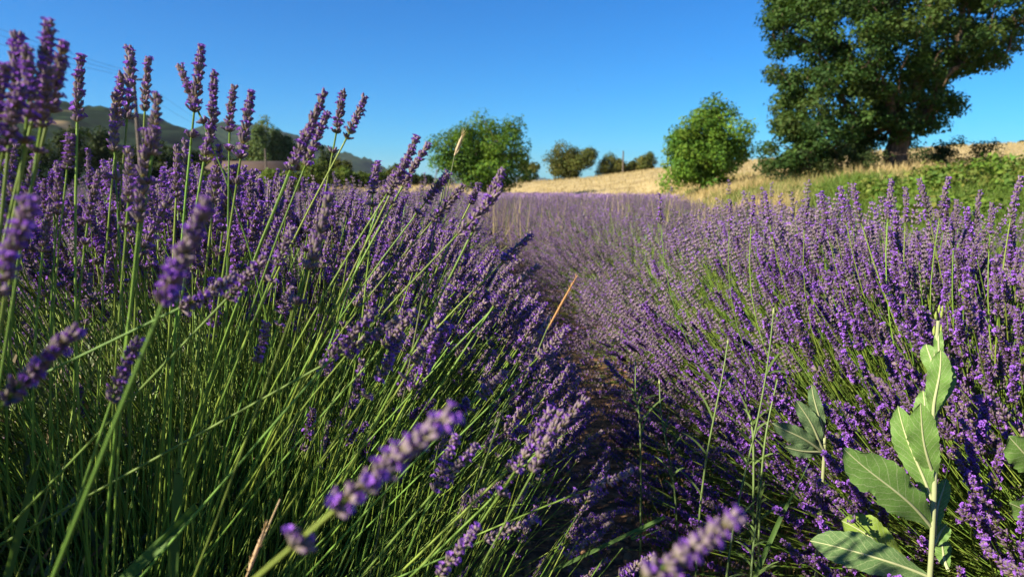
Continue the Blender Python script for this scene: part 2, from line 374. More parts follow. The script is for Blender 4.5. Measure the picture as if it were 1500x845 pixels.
ed = edge_dist(px, py, POLY); keep = (ed > 13); px, py, ed = px[keep], py[keep], ed[keep]
cl, rd = [], []
for a, b, e in zip(px, py, ed):
    half = 3.9 * min(1.0, (e / 130) ** 0.6) + 0.15
    sgn = rng.choice([-1, 1]); dz = sgn * half * rng.uniform(0.35, 1.0) if rng.random() < 0.75 else half * rng.uniform(-0.5, 0.5)
    if b > 200 and a > 1200: dz = abs(dz) * 0.9
    q = unproj(a, b, D_OAK + dz); q[0] = (a - 750) / 1000 * D_OAK + (q[0] - (a - 750) / 1000 * D_OAK) * 1.0
    if all(np.linalg.norm((q - z) * np.array([1, 1, 1.35])) > 0.44 for z in cl[-500:]):
        cl.append(q); rd.append(rng.uniform(0.36, 0.62))
    if len(cl) >= 680: break
cl, rd = np.array(cl), np.array(rd)
make_tree('oak_tree', 'huge spreading dark green oak with thick trunk on the straw bank', ob, cl, rd, 205, 0.125, OAKG, ob + np.array([0.15, 0, 1.7]), 0.015, 0.7, trunk_r=0.40, shell=0.25)

def px_tree(name, label, cx, top, bot, wpx, D, n, rfrac, lp, ls, greens, trunk=0.25, depth=0.9, group=None, low=-0.8, flat=0.85, r_tip=0.02, trunk_r=None, extra=None, cat='tree', lump=0.38):
    b = unproj(cx, 268, D); b[2] = terrain(b[0], b[1])
    zt = CAM_H + D * (268 - top) / 1000; zb = CAM_H + D * (268 - bot) / 1000
    rx = wpx / 2000 * D; rz = (zt - zb) / 2; c = np.array([b[0], b[1], (zt + zb) / 2]); r = rfrac * rx
    cl, rd = blob_clumps(c, rx - r * 0.7, (rx - r * 0.7) * depth, max(rz - r * 0.6, 0.2), n, r * 0.5, r * 1.4, lump, 0.25, low)
    if extra is not None:
        for (ex, ey, er) in extra:
            cl = np.vstack([cl, unproj(ex, ey, D)]); rd = np.append(rd, er)
    return make_tree(name, label, b, cl, rd, lp, ls, greens, b + np.array([0, 0, max(0.4, (zb - b[2]) + trunk * (zt - zb))]), r_tip, flat, group, cat, trunk_r, shell=0.4)
px_tree('walnut_tree', 'round bright green walnut tree standing alone at the end of the lavender rows', 709, 160, 290, 148, 70, 120, 0.24, 170, 0.26, WALG, 0.3, trunk_r=0.28, r_tip=0.03, extra=[(769, 234, 0.8), (655, 262, 0.9), (735, 272, 0.9)])
px_tree('walnut_tree', 'bright green bushy walnut tree at the foot of the straw slope beside the oak', 1030, 156, 292, 136, 42, 120, 0.25, 190, 0.18, WALG, 0.2, trunk_r=0.2, r_tip=0.02, extra=[(975, 240, 0.35), (1088, 205, 0.5), (1085, 232, 0.5), (980, 222, 0.4)])
px_tree('field_tree', 'wide olive green tree on the crest of the straw field', 836, 207, 270, 84, 124, 50, 0.3, 200, 0.36, OLIG, 0.2, r_tip=0.04, low=-1, lump=0.15)
px_tree('field_tree', 'low dark ragged bush beside a pole on the crest of the field', 894, 226, 266, 52, 126, 26, 0.34, 200, 0.32, OLIG, 0.1, r_tip=0.04, low=-1)
px_tree('field_tree', 'small dark shrub at the end of the hedge on the crest', 920, 230, 264, 40, 128, 18, 0.36, 120, 0.42, OLIG, 0.1, r_tip=0.04, low=-1)
px_tree('field_tree', 'small round dull green tree on the crest next to the walnut', 948, 220, 260, 42, 124, 24, 0.34, 200, 0.32, OLIG, 0.1, r_tip=0.04, low=-1)
px_tree('far_tree', 'hazy small tree peeping out behind the lone walnut', 778, 234, 270, 40, 150, 18, 0.36, 110, 0.5, OLIG, 0.1, r_tip=0.05, low=-1)
# tree belt at the farm, beyond the field
FARM = 'trees of the farm belt beyond the field'
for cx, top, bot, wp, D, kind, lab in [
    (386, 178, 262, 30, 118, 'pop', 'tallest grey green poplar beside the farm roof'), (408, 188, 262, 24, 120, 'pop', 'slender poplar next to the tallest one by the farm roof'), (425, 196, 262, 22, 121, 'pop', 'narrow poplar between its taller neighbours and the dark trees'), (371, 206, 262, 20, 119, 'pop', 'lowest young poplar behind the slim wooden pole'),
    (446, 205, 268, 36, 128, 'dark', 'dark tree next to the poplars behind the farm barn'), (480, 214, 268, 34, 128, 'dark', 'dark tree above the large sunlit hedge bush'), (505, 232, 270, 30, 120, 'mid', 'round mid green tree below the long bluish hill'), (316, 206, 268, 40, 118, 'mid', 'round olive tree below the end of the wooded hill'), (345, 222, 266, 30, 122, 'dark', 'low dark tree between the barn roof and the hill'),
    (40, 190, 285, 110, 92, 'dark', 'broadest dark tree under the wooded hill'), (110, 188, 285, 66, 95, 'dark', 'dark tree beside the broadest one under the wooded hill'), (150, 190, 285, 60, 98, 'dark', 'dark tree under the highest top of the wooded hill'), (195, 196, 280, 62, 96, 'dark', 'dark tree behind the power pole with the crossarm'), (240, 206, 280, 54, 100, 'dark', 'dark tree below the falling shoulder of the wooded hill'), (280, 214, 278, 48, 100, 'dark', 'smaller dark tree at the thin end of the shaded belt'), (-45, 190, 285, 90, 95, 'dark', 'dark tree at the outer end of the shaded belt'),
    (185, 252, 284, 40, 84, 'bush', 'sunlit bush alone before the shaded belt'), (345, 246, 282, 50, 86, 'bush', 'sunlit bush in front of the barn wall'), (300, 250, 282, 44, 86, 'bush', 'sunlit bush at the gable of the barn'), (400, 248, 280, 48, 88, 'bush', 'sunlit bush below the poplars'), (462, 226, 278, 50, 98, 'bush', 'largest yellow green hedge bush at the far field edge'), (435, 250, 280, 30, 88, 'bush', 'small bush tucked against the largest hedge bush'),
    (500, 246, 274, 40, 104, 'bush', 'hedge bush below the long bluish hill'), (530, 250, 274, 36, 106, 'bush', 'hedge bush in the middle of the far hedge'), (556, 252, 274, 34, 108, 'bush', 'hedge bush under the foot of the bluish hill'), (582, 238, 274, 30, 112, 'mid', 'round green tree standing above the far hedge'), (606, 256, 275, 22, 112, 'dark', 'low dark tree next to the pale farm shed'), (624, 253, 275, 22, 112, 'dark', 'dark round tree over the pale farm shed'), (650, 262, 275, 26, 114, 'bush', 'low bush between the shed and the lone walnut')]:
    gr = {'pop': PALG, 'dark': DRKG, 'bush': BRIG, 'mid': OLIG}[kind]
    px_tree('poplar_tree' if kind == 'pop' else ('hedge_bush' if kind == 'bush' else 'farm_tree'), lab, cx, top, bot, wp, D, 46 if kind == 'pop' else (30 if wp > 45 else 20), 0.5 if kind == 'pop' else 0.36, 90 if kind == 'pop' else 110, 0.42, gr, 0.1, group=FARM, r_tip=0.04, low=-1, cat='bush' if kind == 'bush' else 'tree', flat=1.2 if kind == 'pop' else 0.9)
for cx, top, wp in [(1392, 211, 14), (1403, 209, 16), (1424, 213, 10), (1455, 211, 8), (1470, 210, 10), (1492, 208, 12)]:
    px_tree('skyline_shrub', 'tiny dark shrub on the skyline of the straw slope', cx, top, 220, wp, 112, 5, 0.5, 90, 0.35, DRKG, 0.1, group='shrubs on the skyline', low=-1, r_tip=0.03, cat='shrub')
# brambles on the bank
def bramble(label, cx, cy, D, wm, hm, n, greens, seedling=0, group=None):
    b = unproj(cx, cy, D); b[2] = terrain(b[0], b[1]); c = b + np.array([0, 0, hm * 0.35])
    cl, rd = blob_clumps(c, wm, wm * 0.7, hm * 0.6, n, 0.22, 0.42, 0.4, 0.2, -0.5)
    make_tree('bramble_bush', label, b, cl, rd, 105, 0.092, greens, b + np.array([0, 0, 0.25]), 0.006, 0.75, group, 'bush', shell=0.3)
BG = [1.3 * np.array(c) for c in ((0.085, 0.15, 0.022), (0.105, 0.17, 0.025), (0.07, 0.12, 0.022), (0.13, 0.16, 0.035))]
bramble('largest leafy green bramble mound, reaching the skyline of the slope', 1490, 268, 12.5, 2.3, 0.82, 130, BG)
bramble('bramble tangle leaning on the largest mound, facing the oak', 1402, 280, 12.2, 1.3, 0.42, 70, BG)
bramble('spreading bramble at the bank foot below the oak trunk', 1335, 290, 12.6, 1.0, 0.16, 46, BG)
bramble('small bright bramble clump growing from the straw next to the oak shadow', 1272, 296, 13.4, 0.7, 0.35, 24, BG)
bramble('sprawling weeds and bramble between the oak shadow and the straw', 1225, 300, 14.5, 0.9, 0.3, 30, BG)
bramble('flat green bramble patch on the bank below the dark scrub', 1385, 262, 15.5, 1.6, 0.25, 60, BG)
bramble('low bramble trailing between the mounds and the purple rows', 1440, 305, 9.5, 1.1, 0.22, 40, BG)
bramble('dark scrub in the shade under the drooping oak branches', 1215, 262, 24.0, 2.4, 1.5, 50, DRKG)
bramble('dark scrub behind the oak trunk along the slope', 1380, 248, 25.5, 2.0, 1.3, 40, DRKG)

# ------------------------------------------------------------------ straw grass on the bank (uncountable)
def blades(P, h, lean, width, col, sides_faces=True):
    k = len(P); az = rng.uniform(0, 2 * np.pi, k); tw = rng.uniform(0, 2 * np.pi, k)
    d = np.stack([np.cos(az), np.sin(az), np.zeros(k)], -1); s = np.stack([np.cos(tw), np.sin(tw), np.zeros(k)], -1) * (width / 2)[:, None]
    M1 = P + np.stack([d[:, 0] * lean * 0.3, d[:, 1] * lean * 0.3, h * 0.55], -1); T = P + np.stack([d[:, 0] * lean, d[:, 1] * lean, h], -1)
    V = np.stack([P - s, P + s, M1 - s * 0.8, M1 + s * 0.8, T], 1).reshape(-1, 3)
    b = (np.arange(k) * 5)[:, None]
    F = np.concatenate([b + np.array([[0, 1, 3]]), b + np.array([[0, 3, 2]]), b + np.array([[2, 3, 4]])])
    return V, F, np.repeat(col, 5, 0)
k = 72000
D_ = np.exp(rng.uniform(np.log(5.0), np.log(60), k)); ppx = rng.uniform(930, 1560, k)
gx_ = (ppx - 750) / 1000 * D_; gy_ = D_
ok = (gx_ > bank_x(gy_) - 0.3) & ~((gx_ > bank_x(gy_) + 0.5) & (ppx > 1290) & (D_ < 11) & (rng.random(k) < 0.2))
gx_, gy_, ppx, D_ = gx_[ok], gy_[ok], ppx[ok], D_[ok]
P = np.stack([gx_, gy_, terrain(gx_, gy_) - 0.01], -1); k = len(P)
h = rng.uniform(0.22, 0.6, k) * (0.8 + 0.4 * vnoise(gx_ * 0.8, gy_ * 0.8, 9)); wd = 0.006 + D_ * 0.001
straw_c = np.array([0.47, 0.37, 0.17]); grn = np.array([0.12, 0.19, 0.03])
greenish = smooth(-0.2, 0.6, vnoise(gx_ * 0.6, gy_ * 0.6, 12) + 1.5 * smooth(1150, 1260, ppx) * smooth(7.0, 3.5, gx_ - bank_x(gy_)) * (D_ < 22) - 0.25)
col = straw_c * (1 - greenish[:, None]) + grn * greenish[:, None]; col = col * rng.uniform(0.7, 1.2, (k, 1))
V, F, C_ = blades(P, h, rng.uniform(0.02, 0.3, k), wd, col)
o = link('dry_grass', mesh_from('dry_grass', V, F, C_, M_GRASS)); tag(o, 'tall straw coloured dry grass covering the bank under the trees', 'grass', kind='stuff')
# stubble ears on the far slope
k = 36000; gy_ = rng.uniform(46, 118, k); gx_ = rng.uniform(-42, 100, k)
ok = (gy_ > field_end(gx_) - 1) & (gx_ < gy_ * 0.8) & (gx_ > -gy_ * 0.4); gx_, gy_ = gx_[ok], gy_[ok]; k = len(gx_)
P = np.stack([gx_, gy_, terrain(gx_, gy_)], -1)
V, F, C_ = blades(P, rng.uniform(0.15, 0.45, k), rng.uniform(0.02, 0.2, k), np.full(k, 0.06), np.array([0.44, 0.35, 0.165]) * rng.uniform(0.7, 1.15, (k, 1)))
o = link('wheat_stubble', mesh_from('wheat_stubble', V, F, C_, M_GRASS)); tag(o, 'golden stubble and dry ears over the rising field', 'stubble', kind='stuff')

# ------------------------------------------------------------------ farm building, poles, wires
def box(g, x0, x1, y0, y1, z0, z1):
    V = np.array([[x, y, z] for x in (x0, x1) for y in (y0, y1) for z in (z0, z1)], float)
    F = np.array([[0, 1, 3], [0, 3, 2], [4, 6, 7], [4, 7, 5], [0, 4, 5], [0, 5, 1], [2, 3, 7], [2, 7, 6], [0, 2, 6], [0, 6, 4], [1, 5, 7], [1, 7, 3]])
    g.add(V, F, (0.5, 0.5, 0.5))
def geo_part(name, g, mat, root, base):
    V, F, C_ = g.get(); return part(name, V, F, None, mat, root, base)
def farm(label, cx, D, wm, dm, roof_y, eave_y, chim=False):
    b = unproj(cx, 268, D); b[2] = terrain(b[0], b[1]) - 0.3; r = empty('farm_building', b); tag(r, label, 'building')
    ze = CAM_H + D * (268 - eave_y) / 1000; zr = CAM_H + D * (268 - roof_y) / 1000; x0, x1, y0, y1 = b[0] - wm / 2, b[0] + wm / 2, b[1], b[1] + dm
    g = Geo(); box(g, x0, x1, y0, y1, b[2], ze); geo_part('wall', g, M_WALL, r, b)
    g = Geo(); ym = (y0 + y1) / 2; o_ = 0.35
    V = np.array([[x0 - o_, y0 - o_, ze - 0.12], [x1 + o_, y0 - o_, ze - 0.12], [x1 + o_, ym, zr], [x0 - o_, ym, zr], [x0 - o_, y1 + o_, ze - 0.12], [x1 + o_, y1 + o_, ze - 0.12]])
    V = np.vstack([V, V + np.array([0, 0, 0.16])])
    F = []
    for a, b_, c, d in ((6, 7, 8, 9), (9, 8, 11, 10), (1, 0, 3, 2), (2, 3, 4, 5), (0, 1, 7, 6), (4, 10, 11, 5), (0, 6, 9, 3), (3, 9, 10, 4), (1, 2, 8, 7), (2, 5, 11, 8)): F += [[a, b_, c], [a, c, d]]
    g.add(V, np.array(F), (0.5, 0.5, 0.5)); geo_part('roof', g, M_ROOF, r, b)
    for t in (0.15, 0.4, 0.65, 0.88):
        xx = x0 + (x1 - x0) * t; g = Geo(); box(g, xx - 0.5, xx + 0.5, y0 - 0.03, y0 + 0.05, b[2] + 1.0, min(b[2] + 2.1, ze - 0.3)); geo_part('shutter', g, M_WOODDOOR, r, b)
farm('long low farm barn with brown tiled roof in front of the poplars', 362, 104, 12.5, 7, 237, 250)
farm('small pale walled farm shed half hidden by bushes at the field edge', 640 - 22, 118, 2.6, 3, 264, 267)
def pole(label, cx, top, D, arm):
    b = unproj(cx, 268, D); b[2] = terrain(b[0], b[1]) - 0.1; zt = CAM_H + D * (268 - top) / 1000
    r = empty('utility_pole', b); tag(r, label, 'pole')
    V, F = tubes(np.array([[[b[0], b[1], b[2]], [b[0], b[1], (b[2] + zt) / 2], [b[0], b[1], zt]]]), np.array([[0.16, 0.14, 0.11]]), 10); part('post', V, F, None, M_POST, r, b, smooth_shade=True)
    if arm:
        g = Geo(); box(g, b[0] - 0.85, b[0] + 0.85, b[1] - 0.06, b[1] + 0.06, zt - 0.35, zt - 0.22); geo_part('crossarm', g, M_POST, r, b)
        for t in (-0.75, 0, 0.75):
            V, F = tubes(np.array([[[b[0] + t, b[1] - 0.0, zt - 0.2], [b[0] + t, b[1], zt - 0.1], [b[0] + t, b[1], zt]]]), np.array([[0.05, 0.06, 0.03]]), 6); part('insulator', V, F, None, M_WIRE, r, b)
    return np.array([b[0], b[1], zt])
pA = pole('tall wooden power pole with crossarm rising behind the lavender spikes', 208, 116, 48, True)
pB = pole('slim wooden power pole in front of the poplars', 391, 219, 102, False)
pole('short bare pole standing in the hedge on the field crest', 912, 222, 122, False)
def wire(A, B, sag, label):
    t = np.linspace(0, 1, 24)[:, None]; P = A + (B - A) * t; P[:, 2] -= sag * 4 * (t * (1 - t))[:, 0]
    V, F = tubes(P[None], np.full((1, 24), 0.008), 4); o = link('power_line', mesh_from('power_line', V, F, None, M_WIRE)); tag(o, label, 'wire', 'overhead wires')
for t, (ex, ey) in zip((-0.75, 0, 0.75), ((-190, 3), (-190, -18), (-190, -30))):
    wire(pA + np.array([t, 0, 0]), unproj(ex, ey, 30), 0.25, 'thin power line sloping down the sky to the pole with the crossarm')
for dx in (-0.05, 0.08): wire(pB + np.array([dx * 2, 0, -0.1]), pA + np.array([dx * 10, 0.1, -0.55]), 0.9, 'thin power line running between the two farm poles')

# ------------------------------------------------------------------ lavender flower spikes
CALB = np.array([0.24, 0.22, 0.11]); CALM = np.array([0.255, 0.20, 0.225]); CALT = np.array([0.215, 0.14, 0.245])
PET = np.array([0.33, 0.135, 0.62]); PETD = np.array([0.22, 0.08, 0.46]); BRA = np.array([0.42, 0.36, 0.12]); STG = np.array([0.165, 0.265, 0.038])
def lathe(prof, sides, cols):
    an = np.arange(sides) * 2 * np.pi / sides; V, C_, F = [], [], []
    for (z, r), c in zip(prof, cols):
        for a in an: V.append((r * math.cos(a), r * math.sin(a), z)); C_.append(c)
    for i in range(len(prof) - 1):
        for j in range(sides):
            a, b = i * sides + j, i * sides + (j + 1) % sides; F += [[a, b, b + sides], [a, b + sides, a + sides]]
    return np.array(V), np.array(F), np.array(C_)
def rot_to(d, spin=0.0):
    d = Vector(d).normalized(); q = d.to_track_quat('Z', 'X'); return np.array((q.to_matrix() @ Matrix.Rotation(spin, 3, 'Z')))
def spike_mesh(lod, seed, remote=None, bloom=0.28):
    """a lavender head of stacked whorls; base at the origin, pointing up +z, about 6.5 cm"""
    r = np.random.default_rng(seed); g = Geo()
    if remote is None: remote = seed % 5 in (0, 3)
    if lod == 0:
        zs, z = [], 0.003
        while z < 0.062: zs.append(z); z += 0.0070 - 0.040 * z + r.uniform(-0.0012, 0.0014)
        if remote: zs = [-0.020 - 0.006 * r.random()] + zs
        cal = lathe([(0, 0.35), (0.3, 0.95), (0.75, 1.0), (1.0, 0.8)], 6, [CALB, CALB * 0.6 + CALM * 0.4, CALM, CALT])
    else:
        zs = list(np.linspace(0.003, 0.060, {1: 7, 2: 5, 3: 3}[lod]))
        if remote: zs = [-0.022] + zs
        an3 = np.arange(3) * 2 * np.pi / 3; cal = (np.array([[0, 0, 0]] + [[1.15 * math.cos(a), 1.15 * math.sin(a), 0.45] for a in an3] + [[0, 0, 1.0]]), np.array([[0, 2, 1], [0, 3, 2], [0, 1, 3], [1, 2, 4], [2, 3, 4], [3, 1, 4]]), np.array([CALB, CALM, CALM, CALM, CALT]))
    gap_at = r.integers(2, 5)
    for wi, z in enumerate(zs):
        f = np.clip(z / 0.065, 0, 1)
        cnt = {0: int((10.5 - 3.5 * f) * r.uniform(0.85, 1.15)), 1: 5 if f < 0.8 else 3, 2: 3, 3: 2}[lod]
        ph = r.uniform(0, 6.28)
        if lod == 0:
            for s in (0, 1):
                b = ph + s * np.pi; d = np.array([math.cos(b), math.sin(b), 0.35]); e = np.array([-math.sin(b), math.cos(b), 0]); o_ = np.array([0, 0, z - 0.0008])
                g.add([o_ + e * 0.0022, o_ - e * 0.0022, o_ + d * 0.0052], [[0, 1, 2]], BRA * r.uniform(0.5, 1.0))
        for c in range(cnt):
            a = ph + 2 * np.pi * c / cnt + r.uniform(-0.3, 0.3); tilt = R((44 if lod == 0 else 50) - 24 * f) * r.uniform(0.6, 1.35)
            d = np.array([math.cos(a) * math.sin(tilt), math.sin(a) * math.sin(tilt), math.cos(tilt)]); M3 = rot_to(d, r.uniform(0, 6))
            L = (0.0066 - 0.0016 * f) * r.uniform(0.85, 1.15) * (r.choice([0.8, 1.05, 1.25]) if lod == 0 else {0: 1, 1: 1.6, 2: 2.2, 3: 3.4}[lod]); w_ = (0.0014 if lod == 0 else {0: 1, 1: 0.0022, 2: 0.0035, 3: 0.0055}[lod]) * r.uniform(0.85, 1.15)
            o_ = np.array([math.cos(a) * 0.0010, math.sin(a) * 0.0010, z + r.uniform(-0.001, 0.001)])
            V, F, C_ = cal; g.add((V * np.array([w_, w_, L])) @ M3.T + o_, F, C_ * r.uniform(0.75, 1.25))
            tip = o_ + d * L
            if r.random() < bloom * (1.25 if f > 0.75 else 1.0):
                if lod == 0:
                    fw = r.uniform(0.0024, 0.0036); pc = PET * r.uniform(0.75, 1.2)
                    for l in range(5):
                        t = 2 * np.pi * l / 5; u = np.array([math.cos(t), math.sin(t), 0]); v = np.array([-math.sin(t), math.cos(t), 0]); zz = np.array([0, 0, 1.0])
                        pts = np.array([u * 0.0004 - zz * 0.001, u * fw * 0.55 + v * fw * 0.38 + zz * 0.0014, u * fw + zz * 0.0009, u * fw * 0.55 - v * fw * 0.38 + zz * 0.0014])
                        g.add(pts @ M3.T + tip, [[0, 1, 2], [0, 2, 3]], np.array([PETD, pc, pc * 1.1, pc]))
                else:
                    fw = 0.0031 if lod == 1 else 0.0046; pc = PET * r.uniform(0.8, 1.2)
                    for ax in (0, 1):
                        u = np.array([1.0, 0, 0]) if ax == 0 else np.array([0, 1.0, 0]); zz = np.array([0, 0, 1.0])
                        pts = np.array([-zz * 0.001, u * fw + zz * 0.002, zz * 0.0028, -u * fw + zz * 0.002])
                        g.add(pts @ M3.T + tip, [[0, 1, 2], [0, 2, 3]], np.array([PETD, pc, pc, pc]))
            elif lod == 0 and r.random() < 0.6:
                V = np.array([[0.0009, 0, 0], [-0.0005, 0.0008, 0], [-0.0005, -0.0008, 0], [0, 0, 0.0018]]); g.add(V @ M3.T + tip - d * 0.0003, [[0, 1, 3], [1, 2, 3], [2, 0, 3]], PETD * r.uniform(0.5, 1.1))
    # axis, running a little below the head so that it meets the stem
    z0 = (-0.03 if remote else -0.004)
    V, F, C_ = lathe([(z0, 0.0010), (0.02, 0.0010), (0.063, 0.0005)], 5 if lod == 0 else 3, [STG, STG * 0.8, CALM]); g.add(V, F, C_)
    V, F, C_ = g.get(); bx_, by_ = r.uniform(-1.1, 1.1, 2); zz = np.clip(V[:, 2], 0, 1); V = V + np.stack([bx_ * zz ** 2, by_ * zz ** 2, 0 * zz], -1)   # a slight bow
    return V, F, C_
SP0 = [spike_mesh(0, s, None, (0.10, 0.17, 0.32)[s % 3]) for s in range(15)]
SP1 = [spike_mesh(1, 20 + s, False, 0.15) for s in range(6)]
SP3 = [spike_mesh(3, 60 + s, False, 0.3) for s in range(3)]
SP2 = [spike_mesh(2, 40 + s, False, 0.26) for s in range(4)]
ME0 = [mesh_from('flower_spike', *t, M_FLOWER) for t in SP0]

def tints(k):
    b = rng.uniform(0.78, 1.2, (k, 1)); g = rng.random((k, 1))
    return b * np.concatenate([1 + 0.10 * (g - 0.5), 1 + 0.16 * (g - 0.5), 1 - 0.12 * (g - 0.5)], 1)
def spikes_joined(T, D, S, lodset):
    g = Geo(); pick = rng.integers(0, len(lodset), len(T)); Rm = frames(D); ti = tints(len(T))
    for i, t in enumerate(lodset):
        s = pick == i
        if s.any(): g.add(*scatter(t, Rm[s], T[s], S[s], ti[s]))
    return g.get()
def stems_geo(root, end, edir, rad=0.0011, m=5, sides=3, bend=0.5):
    L = np.linalg.norm(end - root, axis=1, keepdims=True); ctrl = end - edir * L * bend
    ctrl[:, 2] = np.maximum(ctrl[:, 2], root[:, 2] * 0.5 + 0.02)
    P = bez(root, ctrl, end, m); k = len(root)
    rr = rad * rng.uniform(0.8, 1.25, (k, 1)) * np.linspace(1.25, 0.9, m)
    c0 = STG * rng.uniform(0.75, 1.25, (k, 1)); c0[:, 0] *= rng.uniform(0.8, 1.25, k)
    return tubes(P, rr, sides, c0)
def leaves_geo(root, n, spread, zmin, zmax, length, width=0.0035):
    """narrow grey green leaves of the leafy base"""
    a = rng.uniform(0, 2 * np.pi, n); rr = spread * np.sqrt(rng.random(n)); z = zmin + (zmax - zmin) * rng.random(n) * (1 - 0.6 * (rr / spread) ** 2)
    P = np.stack([root[0] + rr * np.cos(a), root[1] + rr * np.sin(a), root[2] + z], -1)
    d = norm(np.stack([np.cos(a) * rr / spread, np.sin(a) * rr / spread, np.full(n, 0.9)], -1) + rng.normal(0, 0.45, (n, 3))); d[:, 2] = np.abs(d[:, 2])
    s = norm(np.cross(d, rng.normal(0, 1, (n, 3)))) * width / 2; L = length * rng.uniform(0.6, 1.4, (n, 1))
    V = np.stack([P - s * 0.6, P + s * 0.6, P + d * L * 0.5 + s, P + d * L * 0.5 - s, P + d * L + norm(rng.normal(0, 1, (n, 3))) * L * 0.12], 1).reshape(-1, 3)
    b = (np.arange(n) * 5)[:, None]; F = np.concatenate([b + np.array([[0, 1, 2]]), b + np.array([[0, 2, 3]]), b + np.array([[3, 2, 4]])])
    c = np.array([0.13, 0.17, 0.075]) * rng.uniform(0.6, 1.3, (n, 1)); dry = rng.random(n) < 0.15; c[dry] = np.array([0.28, 0.22, 0.12]) * rng.uniform(0.6, 1.1, (dry.sum(), 1))
    return V, F, np.repeat(c, 5, 0)

ROWA = R(4.0); RV = np.array([-math.sin(ROWA), math.cos(ROWA)]); RU = np.array([math.cos(ROWA), math.sin(ROWA)])
def rowpos(u, v):
    x, y = RU * u + RV * v; return np.array([x, y, float(terrain(x, y))])
def dome(root, k, L, sd, minc=0.10, upcurl=0.45, seed=0, clump=True, azi=None, squash=1.0):
    """tips and end directions of stalks fanning out from a plant"""
    k2 = int(k * 2.2); c = rng.uniform(minc, 1, k2); th = np.arccos(c); ph = rng.uniform(-np.pi, np.pi, k2)
    if clump:
        nz = vnoise(ph * 2.2 + seed * 3.1, th * 3.6 + seed, 31 + seed) + 0.6 * vnoise(ph * 5 + seed, th * 8, 37 + seed)
        ok = rng.random(k2) < np.clip(0.56 + 1.25 * nz, 0.03, 1); th, ph = th[ok], ph[ok]
    th, ph = th[:k], ph[:k]; n_ = len(th)
    d = np.stack([np.sin(th) * np.cos(ph), np.sin(th) * np.sin(ph), np.cos(th)], -1)
    off = rng.normal(0, 0.05, (n_, 3)); off[:, 2] = np.abs(off[:, 2]) + 0.10
    rt = root + off + d * np.array([0.05, 0.05, 0.02])
    LL = rng.normal(L, sd, n_)[:, None]
    tip = rt + d * LL * np.array([squash, squash, 1.0])
    tip[:, 2] -= 0.05 * np.sin(th) ** 2
    td = norm(d + np.array([0, 0, upcurl]) * rng.uniform(0.1, 1.2, (n_, 1)) * np.sin(th)[:, None] + rng.normal(0, 0.13, (n_, 3)))
    tip[:, 2] = np.maximum(tip[:, 2], root[2] + 0.08)
    return rt, tip, td, d

LAB_L = 'loose tall lavender bush whose long green stems lean over the furrow, opposite the wild lettuce'
LAB_R = 'dense lavender bush in the sunlit row behind the wild lettuce'
LAB_F = 'purple lavender bush in the farther rows of the field'
def lav_root(loc, label, group):
    e = empty('lavender_bush', loc); return tag(e, label, 'lavender', group)
def add_spike(parent, origin, T, Rm, S, me=None):
    o = bpy.data.objects.new('flower_spike', me or ME0[rng.integers(len(ME0))]); COL.objects.link(o); o.parent = parent
    M4 = Matrix([[*(Rm[i] * S), T[i] - origin[i]] for i in range(3)] + [[0, 0, 0, 1]]); o.matrix_basis = M4; return o
SPK = 0.066
def build_hero(root, rt, tip, td, S, label, group, n_ind, leaf_n, lod=SP1, leaf_spread=0.42, stem_r=0.0011, shade_n=0, leaf_w=0.0035):
    e = lav_root(root, label, group)
    base = tip - td * (SPK * S)[:, None]
    px, py, dd = project(tip); vis = (px > -40) & (px < 1540) & (py > -40) & (py < 885) & (dd > 0.2)
    score = np.where(vis, np.linalg.norm(tip - CP, axis=1), 99 + rng.random(len(tip)))
    order = np.argsort(score); ind = order[:n_ind]; ind = ind[vis[ind]]; rest = np.setdiff1d(np.arange(len(tip)), ind)
    Rm = frames(td)
    for i in ind: add_spike(e, root, base[i], Rm[i], S[i])
    if len(rest):
        g_ = Geo()
        for sel_, ls_ in ((vis[rest], lod), (~vis[rest], SP3)):
            q_ = rest[sel_]
            if len(q_): g_.add(*spikes_joined(base[q_], td[q_], S[q_], ls_))
        V, F, C_ = g_.get(); part('flower_mass', V, F, C_, M_FLOWER, e, root, 'stuff')
    V, F, C_ = stems_geo(rt, base + td * 0.002, td, stem_r); part('stem_mass', V, F, C_, M_STEM, e, root, 'stuff', True)
    V, F, C_ = leaves_geo(root, leaf_n, leaf_spread, 0.02, 0.34, 0.045, leaf_w)
    if shade_n:
        A_ = leaves_geo(root + np.array([-0.34, -0.16, 0]), shade_n, 0.44, 0.05, 0.60, 0.05, 0.006); F = np.concatenate([F, A_[1] + len(V)]); V = np.concatenate([V, A_[0]]); C_ = np.concatenate([C_, A_[2]]); part('leaf_mass', V, F, C_, M_STEM, e, root, 'stuff')  # extra leaves added on the sunward side to keep sun off the lower stems
    return e

def place_stalk(e, root, B, T):
    """one stalk of its own: stem and flower head"""
    dirn = norm(T - B); S_ = np.linalg.norm(T - B) / SPK
    wS = np.clip(S_ * 0.95, 0.88, 1.1)
    Rm = frames(dirn[None])[0]
    k_ = rng.integers(len(ME0)) if np.linalg.norm(B - CP) > 0.42 else 2 + 3 * rng.integers(5)
    rt_ = root + np.array([rng.normal(0, .04), rng.normal(0, .04), 0.12])
    if np.linalg.norm(B - CP) < 0.58 and (dirn[2] < 0.8 or np.linalg.norm(B - CP) < 0.42):
        rt_ = B - dirn * 0.6; rt_[2] = max(rt_[2], 0.12)
    V, F, C_ = stems_geo(rt_[None], (B + dirn * 0.004)[None], dirn[None], 0.00096, 14, 6, 0.55)
    st = part('stem', V, F, C_, M_STEM, e, root, None, True)
    add_spike(st, root, B, Rm, np.array([wS, wS, S_]), ME0[k_])

